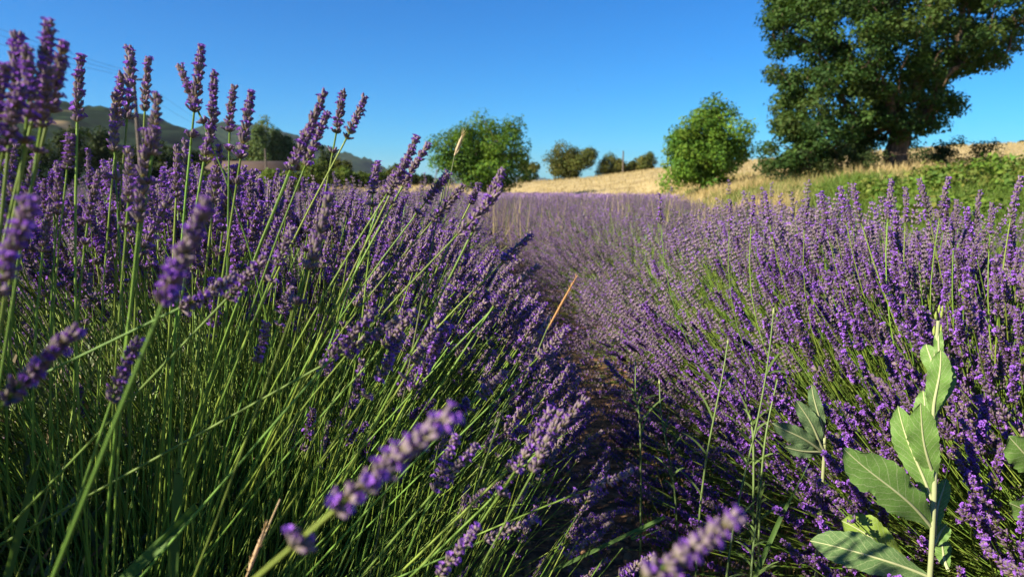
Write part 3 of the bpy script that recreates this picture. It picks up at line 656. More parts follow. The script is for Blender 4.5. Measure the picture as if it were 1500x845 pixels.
# ---- left row, hand-placed stalks first: (tip px, tip py, base px, base py, depth)
U_L, U_R, PITCH_ROW = -0.44, 1.2, 1.62
left_v = [0.42, 0.86, 1.30, 1.76]
left_roots = [rowpos(U_L + random.uniform(-0.03, 0.03), v) for v in left_v]
HERO = [
 (30, 46, 16, 186, .42), (82, 36, 58, 132, .43), (99, 62, 72, 168, .44), (8, 96, -14, 190, .40), (60, 110, 44, 190, .46), (52, 72, 40, 176, .41), (76, 96, 60, 190, .42), (24, 128, 4, 226, .40),
 (116, 80, 113, 182, .62), (197, 72, 186, 178, .64), (216, 85, 212, 166, .66), (181, 104, 172, 188, .66), (163, 130, 168, 226, .64), (237, 134, 222, 232, .50), (218, 196, 203, 330, .50), (196, 214, 188, 300, .56),
 (295, 68, 284, 168, .66), (259, 94, 288, 158, .66), (321, 108, 306, 196, .66), (312, 160, 298, 240, .66), (337, 122, 336, 196, .66), (368, 135, 352, 236, .66), (278, 205, 272, 285, .70), (262, 212, 258, 292, .72), (322, 212, 312, 300, .70),
 (476, 134, 434, 232, .62), (480, 162, 446, 246, .64), (455, 178, 424, 252, .62), (504, 130, 492, 198, .68), (541, 142, 506, 206, .66),
 (614, 200, 578, 272, .64), (626, 208, 588, 276, .66), (596, 240, 566, 286, .64), (548, 236, 546, 286, .74), (574, 250, 556, 300, .72),
 (657, 254, 622, 298, .66), (681, 272, 632, 326, .66), (740, 243, 706, 312, .62), (738, 276, 668, 346, .62), (704, 268, 688, 300, .80), (780, 342, 734, 386, .70), (788, 386, 742, 432, .66), (832, 480, 786, 526, .66), (752, 404, 722, 450, .66),
 (862, 586, 786, 664, .58), (812, 600, 752, 694, .56), (694, 652, 634, 722, .55), (668, 634, 640, 706, .55), (786, 648, 742, 690, .6), (930, 690, 862, 716, .66), (786, 758, 706, 792, .6), (712, 712, 690, 740, .62), (590, 470, 500, 520, .56), (545, 456, 484, 526, .55), (610, 456, 560, 510, .58), (596, 494, 550, 560, .58), (428, 418, 412, 462, .66), (396, 474, 374, 532, .66), (742, 540, 700, 582, .62), (690, 590, 672, 606, .62), (640, 480, 606, 534, .6), (960, 810, 905, 845, .68), (700, 770, 640, 845, .5),
 (110, 468, 4, 592, .34), (302, 288, 236, 452, .31), (42, 284, -8, 436, .29), (656, 604, 484, 752, .25), (1092, 758, 940, 852, .25), (196, 490, 162, 592, .46), (345, 412, 262, 452, .48), (395, 372, 330, 440, .52), (430, 330, 404, 392, .58),
 (52, 222, 40, 292, .62), (92, 240, 84, 318, .66), (140, 246, 128, 330, .66), (22, 252, 10, 330, .60), (105, 196, 98, 250, .62), (70, 300, 62, 372, .62)]
hero_stalks = {i: [] for i in range(len(left_roots))}
for (tx, ty, bx, by, d) in HERO:
    d2 = d * (1.0 if d > 0.4 else 0.98)
    T = unproj(tx, ty, d2); B = unproj(bx, by, d)
    want = np.array([B[0] - 0.10, B[1] + 0.12])
    i = int(np.argmin([np.hypot(*(want - r[:2])) for r in left_roots])) if d > 0.45 else 0
    hero_stalks[i].append((B, T))
def opened(rt, end, td):
    """False for most stems that would stand right in front of the lens low down: that side of the bush is bare"""
    L = np.linalg.norm(end - rt, axis=1, keepdims=True); bad = np.zeros(len(rt), bool)
    for t in (0.3, 0.5, 0.7, 0.85):
        c = end - td * L * 0.5; q = (1 - t) ** 2 * rt + 2 * t * (1 - t) * c + t * t * end; px, py, dd = project(q)
        bad |= (dd < 0.86) & (dd > 0.05) & (px > -60) & (px < 760) & (py > 520) & (py < 900)
    return ~bad | (rng.random(len(rt)) < 0.12)
def sil(x):
    return np.interp(x, [-300, 0, 120, 240, 330, 430, 520, 600, 660, 720, 770, 800, 830, 860, 890, 915, 930], [190, 205, 215, 235, 240, 250, 268, 284, 310, 350, 400, 440, 490, 570, 640, 720, 900])
for i, root in enumerate(left_roots):
    rt, tip, td, d = dome(root, 6200, 0.80 if i < 2 else 0.76, 0.07, 0.02, 0.5, i, False)
    S = rng.uniform(0.75, 1.15, len(tip))
    px, py, dd = project(tip); inview = (dd > 0.12) & (np.abs(px - 750) < 900) & (np.abs(py - 422) < 560)
    t = py - sil(px)
    wgt = np.where(px < 430, 1.0 * smooth(250, 110, t) + 0.012, 0.5 * smooth(330, 60, t) + 0.15 * smooth(620, 150, t) * smooth(380, 520, px) + 0.012)
    wgt = np.where(t < 0, 0.0, wgt) * (dd > 0.50) * (px < 935) * np.where((px > 820) & (py > 640), 0.4, 1.0)
    wgt = np.where((px < 430) & (dd < 0.62), wgt * 0.35, wgt)
    wgt = np.where(inview, wgt, np.where((tip[:, 0] < root[0] - 0.05) & (np.linalg.norm(tip - CP, axis=1) > 0.5), 1.75, 0.0))  # unseen sunward stalks kept thicker, added to shade the inside of the bush
    keep = (rng.random(len(tip)) < wgt * 0.44) & opened(rt, tip - td * SPK, td)
    rt, tip, td, S = rt[keep], tip[keep], td[keep], S[keep]
    hs_ = hero_stalks[i]
    e = build_hero(root, rt, tip, td, S, LAB_L, 'lavender bushes of the leaning row', max(0, 300 - len(hs_)), 4200, stem_r=0.00098, shade_n=6500, leaf_w=0.0042)
    for B, T in hs_:
        place_stalk(e, root, B, T)
    # green sterile shoots filling the inside of the bush
    n_ = 1900; a = rng.uniform(0, 2 * np.pi, n_); rr = 0.34 * np.sqrt(rng.random(n_)); th = rng.uniform(0, 0.75, n_)
    P0 = root + np.stack([rr * np.cos(a), rr * np.sin(a), np.full(n_, 0.05)], -1); dd_ = np.stack([np.sin(th) * np.cos(a), np.sin(th) * np.sin(a), np.cos(th)], -1)
    Le = rng.uniform(0.2, 0.54, (n_, 1)); E = P0 + dd_ * Le
    ok = (np.linalg.norm(E - CP, axis=1) > 0.45) & opened(P0, E, norm(dd_ + np.array([0, 0, 0.2])))
    V, F, C_ = stems_geo(P0[ok], E[ok], norm(dd_ + np.array([0, 0, 0.2]))[ok], 0.00085, 4); part('shoot_mass', V, F, C_, M_STEM, e, root, 'stuff')

# ---- right row near bushes
LETT = np.array([(1180, 850), (1180, 770), (1235, 740), (1240, 640), (1310, 580), (1350, 480), (1395, 480), (1400, 640), (1395, 850)], float)
right_v = [0.30, 0.76, 1.22, 1.68, 2.14, 2.60]
right_roots = [rowpos(U_R + random.uniform(-0.05, 0.05), v) for v in right_v]
TALL = [(966, 284, 968, 330, 1.6), (1072, 292, 1068, 340, 1.5), (1105, 287, 1100, 335, 1.5), (1120, 282, 1128, 330, 1.45), (1182, 290, 1178, 338, 1.4), (1203, 282, 1212, 335, 1.4), (1230, 273, 1240, 328, 1.35), (1245, 270, 1262, 328, 1.3), (1305, 262, 1300, 322, 1.3), (1330, 276, 1326, 328, 1.35), (1350, 260, 1362, 322, 1.25), (1388, 260, 1376, 322, 1.25), (1402, 292, 1398, 340, 1.3), (1436, 280, 1428, 334, 1.3), (1454, 294, 1450, 345, 1.25), (1491, 258, 1480, 322, 1.2)]
tall_of = {}
for (tx, ty, bx, by, d) in TALL:
    T, B = unproj(tx, ty, d), unproj(bx, by, d)
    tall_of.setdefault(int(np.argmin([np.hypot(B[0] + 0.25 - r[0], B[1] - r[1]) for r in right_roots])), []).append((B, T))
for i, root in enumerate(right_roots):
    rt, tip, td, d = dome(root, 1650, 0.575, 0.042, 0.03, 0.55, 50 + i, True, squash=1.22)
    tip[:, 2] += 0.05 * np.clip(d[:, 2], 0, 1)
    S = rng.uniform(0.82, 1.2, len(tip)); px, py, dd = project(tip)
    near = np.linalg.norm(tip - CP, axis=1)
    keep = (near > 0.78) & ~((py > 0) & inside(px, py, LETT) & (dd < 1.02) & (dd > 0)) & ~((dd < 1.0) & (px < 1130) & (dd > 0))
    band = smooth(150, 60, np.hypot((px - 1060) * 0.62 + (py - 450) * -0.35, (py - 450) * 1.5 - (px - 1060) * 0.55))   # loose zone where the stems show
    keep &= rng.random(len(tip)) > 0.62 * band
    keep &= (tip[:, 1] > 0.1) & (rng.random(len(tip)) < np.where(d[:, 0] > 0.35, 0.55, 1.0))
    rt, tip, td, S = rt[keep], tip[keep], td[keep], S[keep]
    tl = tall_of.get(i, [])
    e = build_hero(root, rt, tip, td, S, LAB_R, 'lavender bushes of the sunlit row', (300 if i < 6 else 150) - len(tl), 1800, SP1 if i < 4 else SP2)
    for B, T in tl: place_stalk(e, root, B, T)

# ---- mid and far bushes
def variant(seed, k, L, lod, m, leaf_n):
    rt, tip, td, d = dome(np.zeros(3), k, L, 0.06, 0.04, 0.5, seed, True); S = rng.uniform(0.85, 1.25, len(tip)); base = tip - td * (SPK * S)[:, None]
    A = mesh_from('flower_mass', *spikes_joined(base, td, S, lod), M_FLOWER)
    sel = rng.random(len(tip)) < 0.7
    B = mesh_from('stem_mass', *stems_geo(rt[sel], base[sel], td[sel], 0.0016, 4), M_STEM)
    Cm = mesh_from('leaf_mass', *leaves_geo(np.zeros(3), leaf_n, 0.4, 0.02, 0.36, 0.06, 0.006), M_STEM)
    return A, B, Cm
VAR = [variant(70 + s, 800, 0.60, SP2, 5, 900) for s in range(4)]
def far_tmpl(nsp, seed, dsz, fat):
    """distant bush: leafy core and thin purple spikes as plain slivers"""
    r = np.random.default_rng(seed); g = Geo()
    rings, sides = 3, 8; V, C_, F = [], [], []
    for i in range(rings):
        t = i / (rings - 1) * np.pi / 2 * 0.93
        for j in range(sides):
            a = 2 * np.pi * j / sides; q = 0.56 * r.uniform(0.85, 1.12); V.append((q * math.cos(t) * math.cos(a), q * math.cos(t) * math.sin(a), 0.02 + q * 1.0 * math.sin(t)))
            C_.append(np.array([0.13, 0.13, 0.07]) * r.uniform(0.6, 1.2) if i < 1 else np.array([0.20, 0.14, 0.21]) * r.uniform(0.7, 1.25))
    for i in range(rings - 1):
        for j in range(sides): a, b = i * sides + j, i * sides + (j + 1) % sides; F += [[a, b, b + sides], [a, b + sides, a + sides]]
    V.append((0, 0, 0.6)); C_.append(np.array([0.2, 0.13, 0.26])); F += [[(rings - 1) * sides + j, (rings - 1) * sides + (j + 1) % sides, len(V) - 1] for j in range(sides)]
    g.add(V, F, np.array(C_))
    for q in range(nsp):
        c = r.uniform(0.1, 1); t = math.acos(c); a = r.uniform(0, 6.28); d = np.array([math.sin(t) * math.cos(a), math.sin(t) * math.sin(a), c]); P = d * r.uniform(0.55, 0.66); P[2] += 0.06
        dd = norm(d + np.array([0, 0, 0.5])); s = norm(np.cross(dd, r.normal(0, 1, 3))) * fat; L = r.uniform(0.07, 0.12)
        g.add([P, P + dd * L * 0.5 + s, P + dd * L, P + dd * L * 0.5 - s], [[0, 1, 2], [0, 2, 3]], (np.array([0.30, 0.18, 0.40]) if r.random() < 0.6 else np.array([0.24, 0.18, 0.27])) * r.uniform(0.7, 1.3))
    return g.get()
FARN = [far_tmpl(60, 5 + s, 1, 0.013) for s in range(4)]; FARF = [far_tmpl(15, 15 + s, 1, 0.026) for s in range(4)]
cand = []
for kk in range(-44, 8):
    u = U_R + PITCH_ROW * kk
    v0 = 3.06 if kk == 0 else (-1.4 if kk < 0 else 0.2)
    for v in np.arange(v0, 95, 0.47):
        if kk == -1 and -0.3 < v < 2.1: continue
        x, y, z = rowpos(u + random.uniform(-0.08, 0.08), v + random.uniform(-0.08, 0.08))
        if x > bank_x(y) - 0.5 or y > field_end(x) or y < (0.2 if kk >= 0 else -1.6): continue
        if abs(x) > 0.80 * y + (1.2 if x > 0 or y > 4 else 2.6): continue
        if rng.random() < 0.03: continue
        cand.append((math.hypot(x, y), x, y, z, kk))
cand.sort(); n_near = 300 - len(left_roots) - len(right_roots)
for (r_, x, y, z, kk) in cand[:n_near]:
    lab, grp = (LAB_F, 'lavender bushes of the farther rows') if kk not in (-1, 0) else ((LAB_L, 'lavender bushes of the leaning row') if kk == -1 else (LAB_R, 'lavender bushes of the sunlit row'))
    e = lav_root((x, y, z), lab, grp); s = random.uniform(0.92, 1.10); e.scale = (s * random.uniform(0.95, 1.08), s, s * random.uniform(0.93, 1.06) * (0.86 if kk >= 0 else 1.0)); e.rotation_euler = (0, 0, random.uniform(0, 6.28))
    for nm, me in zip(('flower_mass', 'stem_mass', 'leaf_mass'), VAR[random.randrange(4)]):
        o = bpy.data.objects.new(nm, me); COL.objects.link(o); o.parent = e; o['kind'] = 'stuff'
rest = np.array([c[:4] for c in cand[n_near:]]); print('lavender near', n_near, 'far', len(rest), 'from', rest[0, 0])
g = Geo(); pick = rng.integers(0, 4, len(rest))
for near_band in (True, False):
    for i in range(4):
        s = (pick == i) & ((rest[:, 0] < 34) == near_band)
        if not s.any(): continue
        k = s.sum(); a = rng.uniform(0, 6.28, k); Rz = np.zeros((k, 3, 3)); Rz[:, 0, 0] = np.cos(a); Rz[:, 0, 1] = -np.sin(a); Rz[:, 1, 0] = np.sin(a); Rz[:, 1, 1] = np.cos(a); Rz[:, 2, 2] = 1
        sc3 = rng.uniform(0.88, 1.1, (k, 1)) * np.array([[1.0, 1.0, 0.9]])
        g.add(*scatter((FARN if near_band else FARF)[i], Rz, rest[s, 1:4], sc3, tints(k)))
V, F, C_ = g.get(); o = link('lavender_field', mesh_from('lavender_field', V, F, C_, M_FLOWER)); tag(o, 'purple mass of distant lavender rows reaching to the straw field', 'lavender field', kind='stuff')
# dry grass standing among the farther rows
k = 5000; gy_ = np.exp(rng.uniform(np.log(6), np.log(60), k)); gx_ = rng.uniform(-0.35, 0.45, k) * gy_
ok = (gx_ < bank_x(gy_)) & (rng.random(k) < smooth(-4, 6, gx_ - bank_x(gy_) + 5) * 0.8 + 0.10); gx_, gy_ = gx_[ok], gy_[ok]; k = len(gx_)
V, F, C_ = blades(np.stack([gx_, gy_, terrain(gx_, gy_)], -1), rng.uniform(0.55, 0.95, k), rng.uniform(0.02, 0.25, k), 0.004 + gy_ * 0.0005, np.where(rng.random((k, 1)) < 0.7, np.array([0.52, 0.42, 0.2]), np.array([0.16, 0.2, 0.06])) * rng.uniform(0.7, 1.1, (k, 1)))
o = link('wild_grass', mesh_from('wild_grass', V, F, C_, M_GRASS)); tag(o, 'thin pale wild grass standing up between the farther lavender rows', 'grass', kind='stuff')

# ------------------------------------------------------------------ furrow floor: gravel, straw litter, stones
def stone_t(seed, sub=2):
    r = np.random.default_rng(seed); import bmesh
    bm = bmesh.new(); bmesh.ops.create_icosphere(bm, subdivisions=sub, radius=1.0)
    for v in bm.verts: v.co = Vector((v.co.x * 1.0, v.co.y * 0.8, v.co.z * 0.6)) * (1 + r.uniform(-0.14, 0.14))
    V = np.array([v.co[:] for v in bm.verts]); F = np.array([[v.index for v in f.verts] for f in bm.faces]); bm.free()
    return V, F, np.ones((len(V), 3))
STN = [stone_t(s) for s in range(4)]; PEB = [stone_t(s, 1) for s in range(4)]
def furrow_pts(k, umin, umax, vmin, vmax):
    u = rng.uniform(umin, umax, k); v = rng.uniform(vmin, vmax, k); P = RU * u[:, None] + RV * v[:, None]; return np.column_stack([P, terrain(P[:, 0], P[:, 1])])
g = Geo(); k = 1500; P = furrow_pts(k, 0.0, 0.95, 0.8, 3.2); s = 0.004 + 0.016 * rng.random(k) ** 2.5
for i in range(4):
    q = np.arange(k) % 4 == i; g.add(*scatter(PEB[i], frames(norm(np.array([0, 0, 1.0]) + rng.normal(0, 0.5, (q.sum(), 3)))), P[q] + np.array([0, 0, 0.002]), s[q]))
V, F, C_ = g.get(); o = link('gravel', mesh_from('gravel', V, F, None, M_STONE)); tag(o, 'small ochre gravel scattered over the furrow soil', 'gravel', kind='stuff')
for (qx, qy, sz) in [(1090, 835, .03), (1118, 828, .022), (1030, 800, .024), (950, 838, .028), (1180, 735, .02), (1160, 800, .018), (985, 745, .02), (1205, 830, .024)]:
    dv = FW + (qx - 750) / 1000 * RT + (422.5 - qy) / 1000 * UP; t = (0.0 - CAM_H) / dv[2]; q = CP + dv * t
    V, F, C_ = STN[random.randrange(4)]; V = V @ rot_to((0.2, random.uniform(-.3, .3), 1), random.uniform(0, 6)).T * sz; q[2] = float(terrain(q[0], q[1])) + sz * 0.3
    o = link('stone', mesh_from('stone', V, F, None, M_STONE)); o.location = tuple(q); tag(o, 'ochre limestone lump lying on the furrow soil among weeds', 'stone', 'stones in the furrow')
k = 900; P = furrow_pts(k, 0.0, 1.0, 0.8, 3.0) + np.array([0, 0, 0.006]); d = norm(np.column_stack([rng.normal(0, 1, (k, 2)), rng.normal(0, 0.18, k)])); L = rng.uniform(0.02, 0.09, (k, 1))
V, F, C_ = tubes(np.stack([P, P + d * L / 2 + np.array([0, 0, 0.003]), P + d * L], 1), np.full((k, 3), 0.0009), 3, np.array([0.42, 0.28, 0.13]) * rng.uniform(0.5, 1.2, (k, 1)))
o = link('straw_litter', mesh_from('straw_litter', V, F, C_, M_STEM)); tag(o, 'brown straw bits and dead stems littering the furrow', 'litter', kind='stuff')

# ------------------------------------------------------------------ weeds in the furrow
def blade_mesh(pts, width, col, cup=0.15):
    """a grass blade along a centre line, folded at its midrib"""
    P = np.array(pts, float); m = len(P); T = norm(np.gradient(P, axis=0)); view = norm(CP - P)
    side = norm(np.cross(T, view) + 0.3 * rng.normal(0, 1, 3)); nrm = np.cross(side, T); w_ = width / 2 * np.sin(np.linspace(0.35, 1, m) * np.pi) ** 0.7; w_[-1] = 0.0002
    V = np.stack([P - side * w_[:, None], P + nrm * (w_ * cup)[:, None] * -1, P + side * w_[:, None]], 1).reshape(-1, 3); F = []
    for i in range(m - 1):
        for j in (0, 1): a = i * 3 + j; F += [[a, a + 1, a + 4], [a, a + 4, a + 3]]
    return V, np.array(F), np.broadcast_to(np.array(col) * rng.uniform(0.85, 1.15), V.shape)
def curve(pts, m=10):
    """smooth line through 3-D points"""
    P = np.array(pts, float); s = np.linspace(0, 1, len(P)); t = np.linspace(0, 1, m)
    if len(P) == 2: return P[0] + (P[1] - P[0]) * t[:, None]
    return np.stack([np.polyval(np.polyfit(s, P[:, i], min(3, len(P) - 1)), t) for i in range(3)], -1)
def to_ground(px, py, d, zt=0.0):
    q = unproj(px, py, d); q[2] = float(terrain(q[0], q[1])) + zt; return q
GRN = (0.12, 0.20, 0.05)
for j, (pts, d, lab) in enumerate([
    ([(1062, 850), (1085, 740), (1110, 600), (1133, 462)], 1.12, 'tallest bare green weed stalk with a pale tip rising from the furrow'),
    ([(1020, 800), (1035, 690), (1050, 580), (1066, 505)], 1.20, 'forked green weed stalk beside the tallest one in the furrow'),
    ([(1114, 800), (1112, 700), (1128, 610), (1138, 558)], 1.18, 'slender weed stalk with narrow leaves near the lettuce rosette'),
    ([(990, 740), (976, 650), (966, 562)], 1.3, 'thin weed stalk with tiny side leaves at the shaded side of the furrow'),
    ([(938, 640), (933, 590), (931, 534)], 1.35, 'short straight weed stalk against the dark lavender flank'),
    ([(1100, 850), (1106, 780), (1112, 690)], 1.1, 'stout green weed shoot at the base of the tall stalk'),
    ([(1092, 560), (1098, 610), (1104, 680)][::-1], 1.22, 'fine weed twig standing between two tall stalks')]):
    L3 = [unproj(x, y, d + 0.02 * math.sin(i * 2 + j)) for i, (x, y) in enumerate(pts)]
    foot = L3[0].copy(); foot[2] = float(terrain(foot[0], foot[1])); r_ = empty('weed_stalk', foot); tag(r_, lab, 'weed')
    P = curve([foot + np.array([0.01, 0, -0.01])] + L3, 16); V, F, C_ = tubes(P[None], np.linspace(0.0024, 0.0012, 16)[None], 6, np.array([[0.15, 0.22, 0.07]])); part('stem', V, F, C_, M_STEM, r_, foot, None, True)
    for q in range(9):
        i0 = rng.integers(3, 14); a = rng.uniform(0, 6.28); dv = np.array([math.cos(a) * 0.8, math.sin(a) * 0.5, rng.uniform(0.3, 1.1)]); Lq = rng.uniform(0.025, 0.075)
        V, F, C_ = blade_mesh(curve([P[i0], P[i0] + dv * Lq * 0.5, P[i0] + dv * Lq + np.array([0, 0, -0.2 * Lq])], 6), 0.0036, (0.14, 0.22, 0.06)); part('leaf', V, F, C_, M_GRASS, r_, foot)
    V, F, C_ = lathe([(0, 0.0012), (0.006, 0.0022), (0.012, 0.0004)], 6, [np.array([0.3, 0.34, 0.14])] * 3); part('bud', V @ rot_to(P[-1] - P[-2]).T + P[-1] - np.array([0, 0, 0.002]), F, C_, M_STEM, r_, foot)
def tuft(lab, px, py, n_, hmin, hmax, wd=0.005, grp=None, lean=(0, 0)):
    dv = FW + (px - 750) / 1000 * RT + (422.5 - py) / 1000 * UP; t = -CAM_H / dv[2]; q = CP + dv * t; q[2] = float(terrain(q[0], q[1])); r_ = empty('grass_tuft', q); tag(r_, lab, 'grass', grp)
    for _ in range(n_):
        a = rng.uniform(0, 6.28); hh = rng.uniform(hmin, hmax); sp = hh * rng.uniform(0.2, 0.9); o_ = np.append(rng.normal(0, 0.018, 2), -0.005); dd = np.array([math.cos(a) * sp + lean[0] * hh, math.sin(a) * sp * 0.7 + lean[1] * hh, hh])
        V, F, C_ = blade_mesh(curve([q + o_, q + o_ + dd * np.array([0.35, 0.35, 0.62]), q + o_ + dd], 8), wd * rng.uniform(0.6, 1.2), GRN if rng.random() < 0.85 else (0.4, 0.3, 0.12)); part('blade', V, F, C_, M_GRASS, r_, q)
for q in [(1085, 800), (1040, 770), (1010, 830), (1130, 770), (1165, 760), (960, 770), (1000, 720), (1210, 800), (1060, 700), (935, 700), (1150, 700), (1070, 820), (1025, 745), (1120, 810), (1090, 760), (975, 835), (1050, 845), (1160, 835), (1000, 690), (1075, 735), (950, 740), (1135, 735), (1105, 840), (985, 800), (1185, 700), (1030, 660), (1240, 790)]:
    tuft('sparse green grass tuft growing from the furrow soil', q[0], q[1], 11, 0.06, 0.24, 0.0046, 'grass tufts in the furrow')
def extend(L3):
    d_ = L3[0] - L3[1]; d_ = d_ / np.linalg.norm(d_); d_[2] = min(d_[2], -0.45); f_ = L3[0] + d_ * (L3[0][2] / -d_[2]) ; f_[2] = float(terrain(f_[0], f_[1])); return f_
# broad grass blades inside the leaning bush
r0 = left_roots[0]
for lab, pts, d, wd in [('long upright dark grass blade inside the leaning lavender bush', [(256, 790), (262, 690), (270, 560)], .62, .0085), ('broad bright grass blade bending low inside the leaning bush', [(200, 830), (262, 770), (325, 715)], .56, .011), ('pale grass blade crossing the shaded stems of the leaning bush', [(20, 810), (50, 700), (68, 640)], .55, .006),
                         ('folded grass blade in the furrow shadow', [(920, 782), (948, 772), (985, 768)], 1.05, .006), ('forked grass blade leaning beside the lettuce rosette', [(1125, 800), (1150, 745), (1188, 672)], 1.1, .008)]:
    L3 = [unproj(x, y, d) for x, y in pts]; f_ = extend(L3); V, F, C_ = blade_mesh(curve([f_] + L3, 16), wd, (0.10, 0.19, 0.04), 0.3)
    o = link('wild_grass_shoot', mesh_from('wild_grass_shoot', V - f_, F, C_, M_GRASS)); o.location = tuple(f_); tag(o, lab, 'grass')
# tall dry grass stems
def dry_stalk(lab, pts, d, head, hr, hcol, scol, name='grass_stalk'):
    L3 = [unproj(x, y, d) for x, y in pts]; f_ = extend(L3); r_ = empty(name, f_); tag(r_, lab, 'grass')
    P = curve([f_] + L3, 20); V, F, C_ = tubes(P[None], np.linspace(0.0012, 0.0006, 20)[None], 5, np.array([scol])); part('stem', V, F, C_, M_STEM, r_, f_, None, True)
    A, B = unproj(*head[0], d), unproj(*head[1], d); m_ = 9; Q_ = A + (B - A) * np.linspace(0, 1, m_)[:, None]; g = Geo(); g.add(*tubes(Q_[None], (hr * np.sin(np.linspace(0.12, 1, m_) * np.pi * 0.96) ** 0.6)[None], 6, np.array([hcol])))
    dn = norm(B - A); 
    for q in range(40):
        t = rng.random(); o_ = A + (B - A) * t; dd = norm(dn + rng.normal(0, 0.28, 3)); s = norm(np.cross(dd, rng.normal(0, 1, 3))) * hr * 0.35; g.add([o_ - s, o_ + s, o_ + dd * hr * 5], [[0, 1, 2]], np.array(hcol) * rng.uniform(0.7, 1.3))
    V, F, C_ = g.get(); part('seed_head', V, F, C_, M_GRASS, r_, f_)
dry_stalk('fine grass stem with a pale straw seed head standing before the lone walnut', [(622, 420), (640, 325), (655, 270), (666, 228)], .78, [(666, 228), (678, 197)], .0019, (0.55, 0.45, 0.27), (0.14, 0.17, 0.06))
dry_stalk('grass stem with an orange brown withered top leaning over the furrow', [(668, 812), (718, 655), (765, 545), (802, 482)], .66, [(802, 482), (844, 406)], .0011, (0.50, 0.29, 0.11), (0.17, 0.24, 0.06))
dry_stalk('short broken straw stub poking up low in the leaning bush', [(350, 870), (364, 838)], .55, [(364, 838), (388, 773)], .0018, (0.62, 0.46, 0.28), (0.4, 0.3, 0.16))

# ------------------------------------------------------------------ wild lettuce
m, n, p = new_mat('lettuce_leaf')
at = N(n, 'ShaderNodeAttribute', attribute_name='leaf_uv'); sx = N(n, 'ShaderNodeSeparateXYZ'); n.links.new(at.outputs['Vector'], sx.inputs[0])
def MT(op, a, b=None, c=None):
    x = N(n, 'ShaderNodeMath', operation=op)
    for i, v in enumerate((a, b, c)):
        if v is None: continue
        if isinstance(v, (int, float)): x.inputs[i].default_value = v
        else: n.links.new(v, x.inputs[i])
    return x.outputs[0]
tcl = N(n, 'ShaderNodeTexCoord'); nl = N(n, 'ShaderNodeTexNoise'); nl.inputs['Scale'].default_value = 70; n.links.new(tcl.outputs['Object'], nl.inputs['Vector'])
vv = MT('FRACT', MT('ADD', MT('MULTIPLY', MT('SUBTRACT', sx.outputs[0], MT('MULTIPLY', MT('ABSOLUTE', sx.outputs[1]), 0.22)), 11.0), MT('MULTIPLY', nl.outputs[0], 0.9)))
vein = MT('LESS_THAN', MT('ABSOLUTE', MT('SUBTRACT', vv, 0.5)), 0.055)
vor = N(n, 'ShaderNodeTexVoronoi', feature='DISTANCE_TO_EDGE'); vor.inputs['Scale'].default_value = 190; n.links.new(tcl.outputs['Object'], vor.inputs['Vector'])
net = MT('LESS_THAN', vor.outputs['Distance'], 0.045)
vmask = MT('MINIMUM', MT('ADD', MT('MULTIPLY', vein, 0.62), MT('MULTIPLY', net, 0.28)), 1.0)
colr = N(n, 'ShaderNodeAttribute', attribute_name='col'); mxl = N(n, 'ShaderNodeMix', data_type='RGBA'); n.links.new(vmask, mxl.inputs[0]); mxl.inputs[7].default_value = (0.30, 0.38, 0.17, 1)
nl2 = N(n, 'ShaderNodeVectorMath', operation='SCALE'); n.links.new(colr.outputs['Color'], nl2.inputs[0]); n.links.new(MT('MULTIPLY_ADD', nl.outputs[0], 0.5, 0.75), nl2.inputs['Scale'])
n.links.new(nl2.outputs[0], mxl.inputs[6]); n.links.new(mxl.outputs[2], p.inputs['Base Color']); p.inputs['Roughness'].default_value = 0.55; p.inputs['Specular IOR Level'].default_value = 0.3
bpl = N(n, 'ShaderNodeBump'); bpl.inputs['Strength'].default_value = 0.5; bpl.inputs['Distance'].default_value = 0.002; n.links.new(vmask, bpl.inputs['Height']); n.links.new(bpl.outputs[0], p.inputs['Normal'])
trl = N(n, 'ShaderNodeBsdfTranslucent'); n.links.new(mxl.outputs[2], trl.inputs[0]); mxs = N(n, 'ShaderNodeMixShader'); mxs.inputs[0].default_value = 0.2
n.links.new(p.outputs[0], mxs.inputs[1]); n.links.new(trl.outputs[0], mxs.inputs[2]); n.links.new(mxs.outputs[0], n.nodes['Material Output'].inputs[0])
M_LETT = m
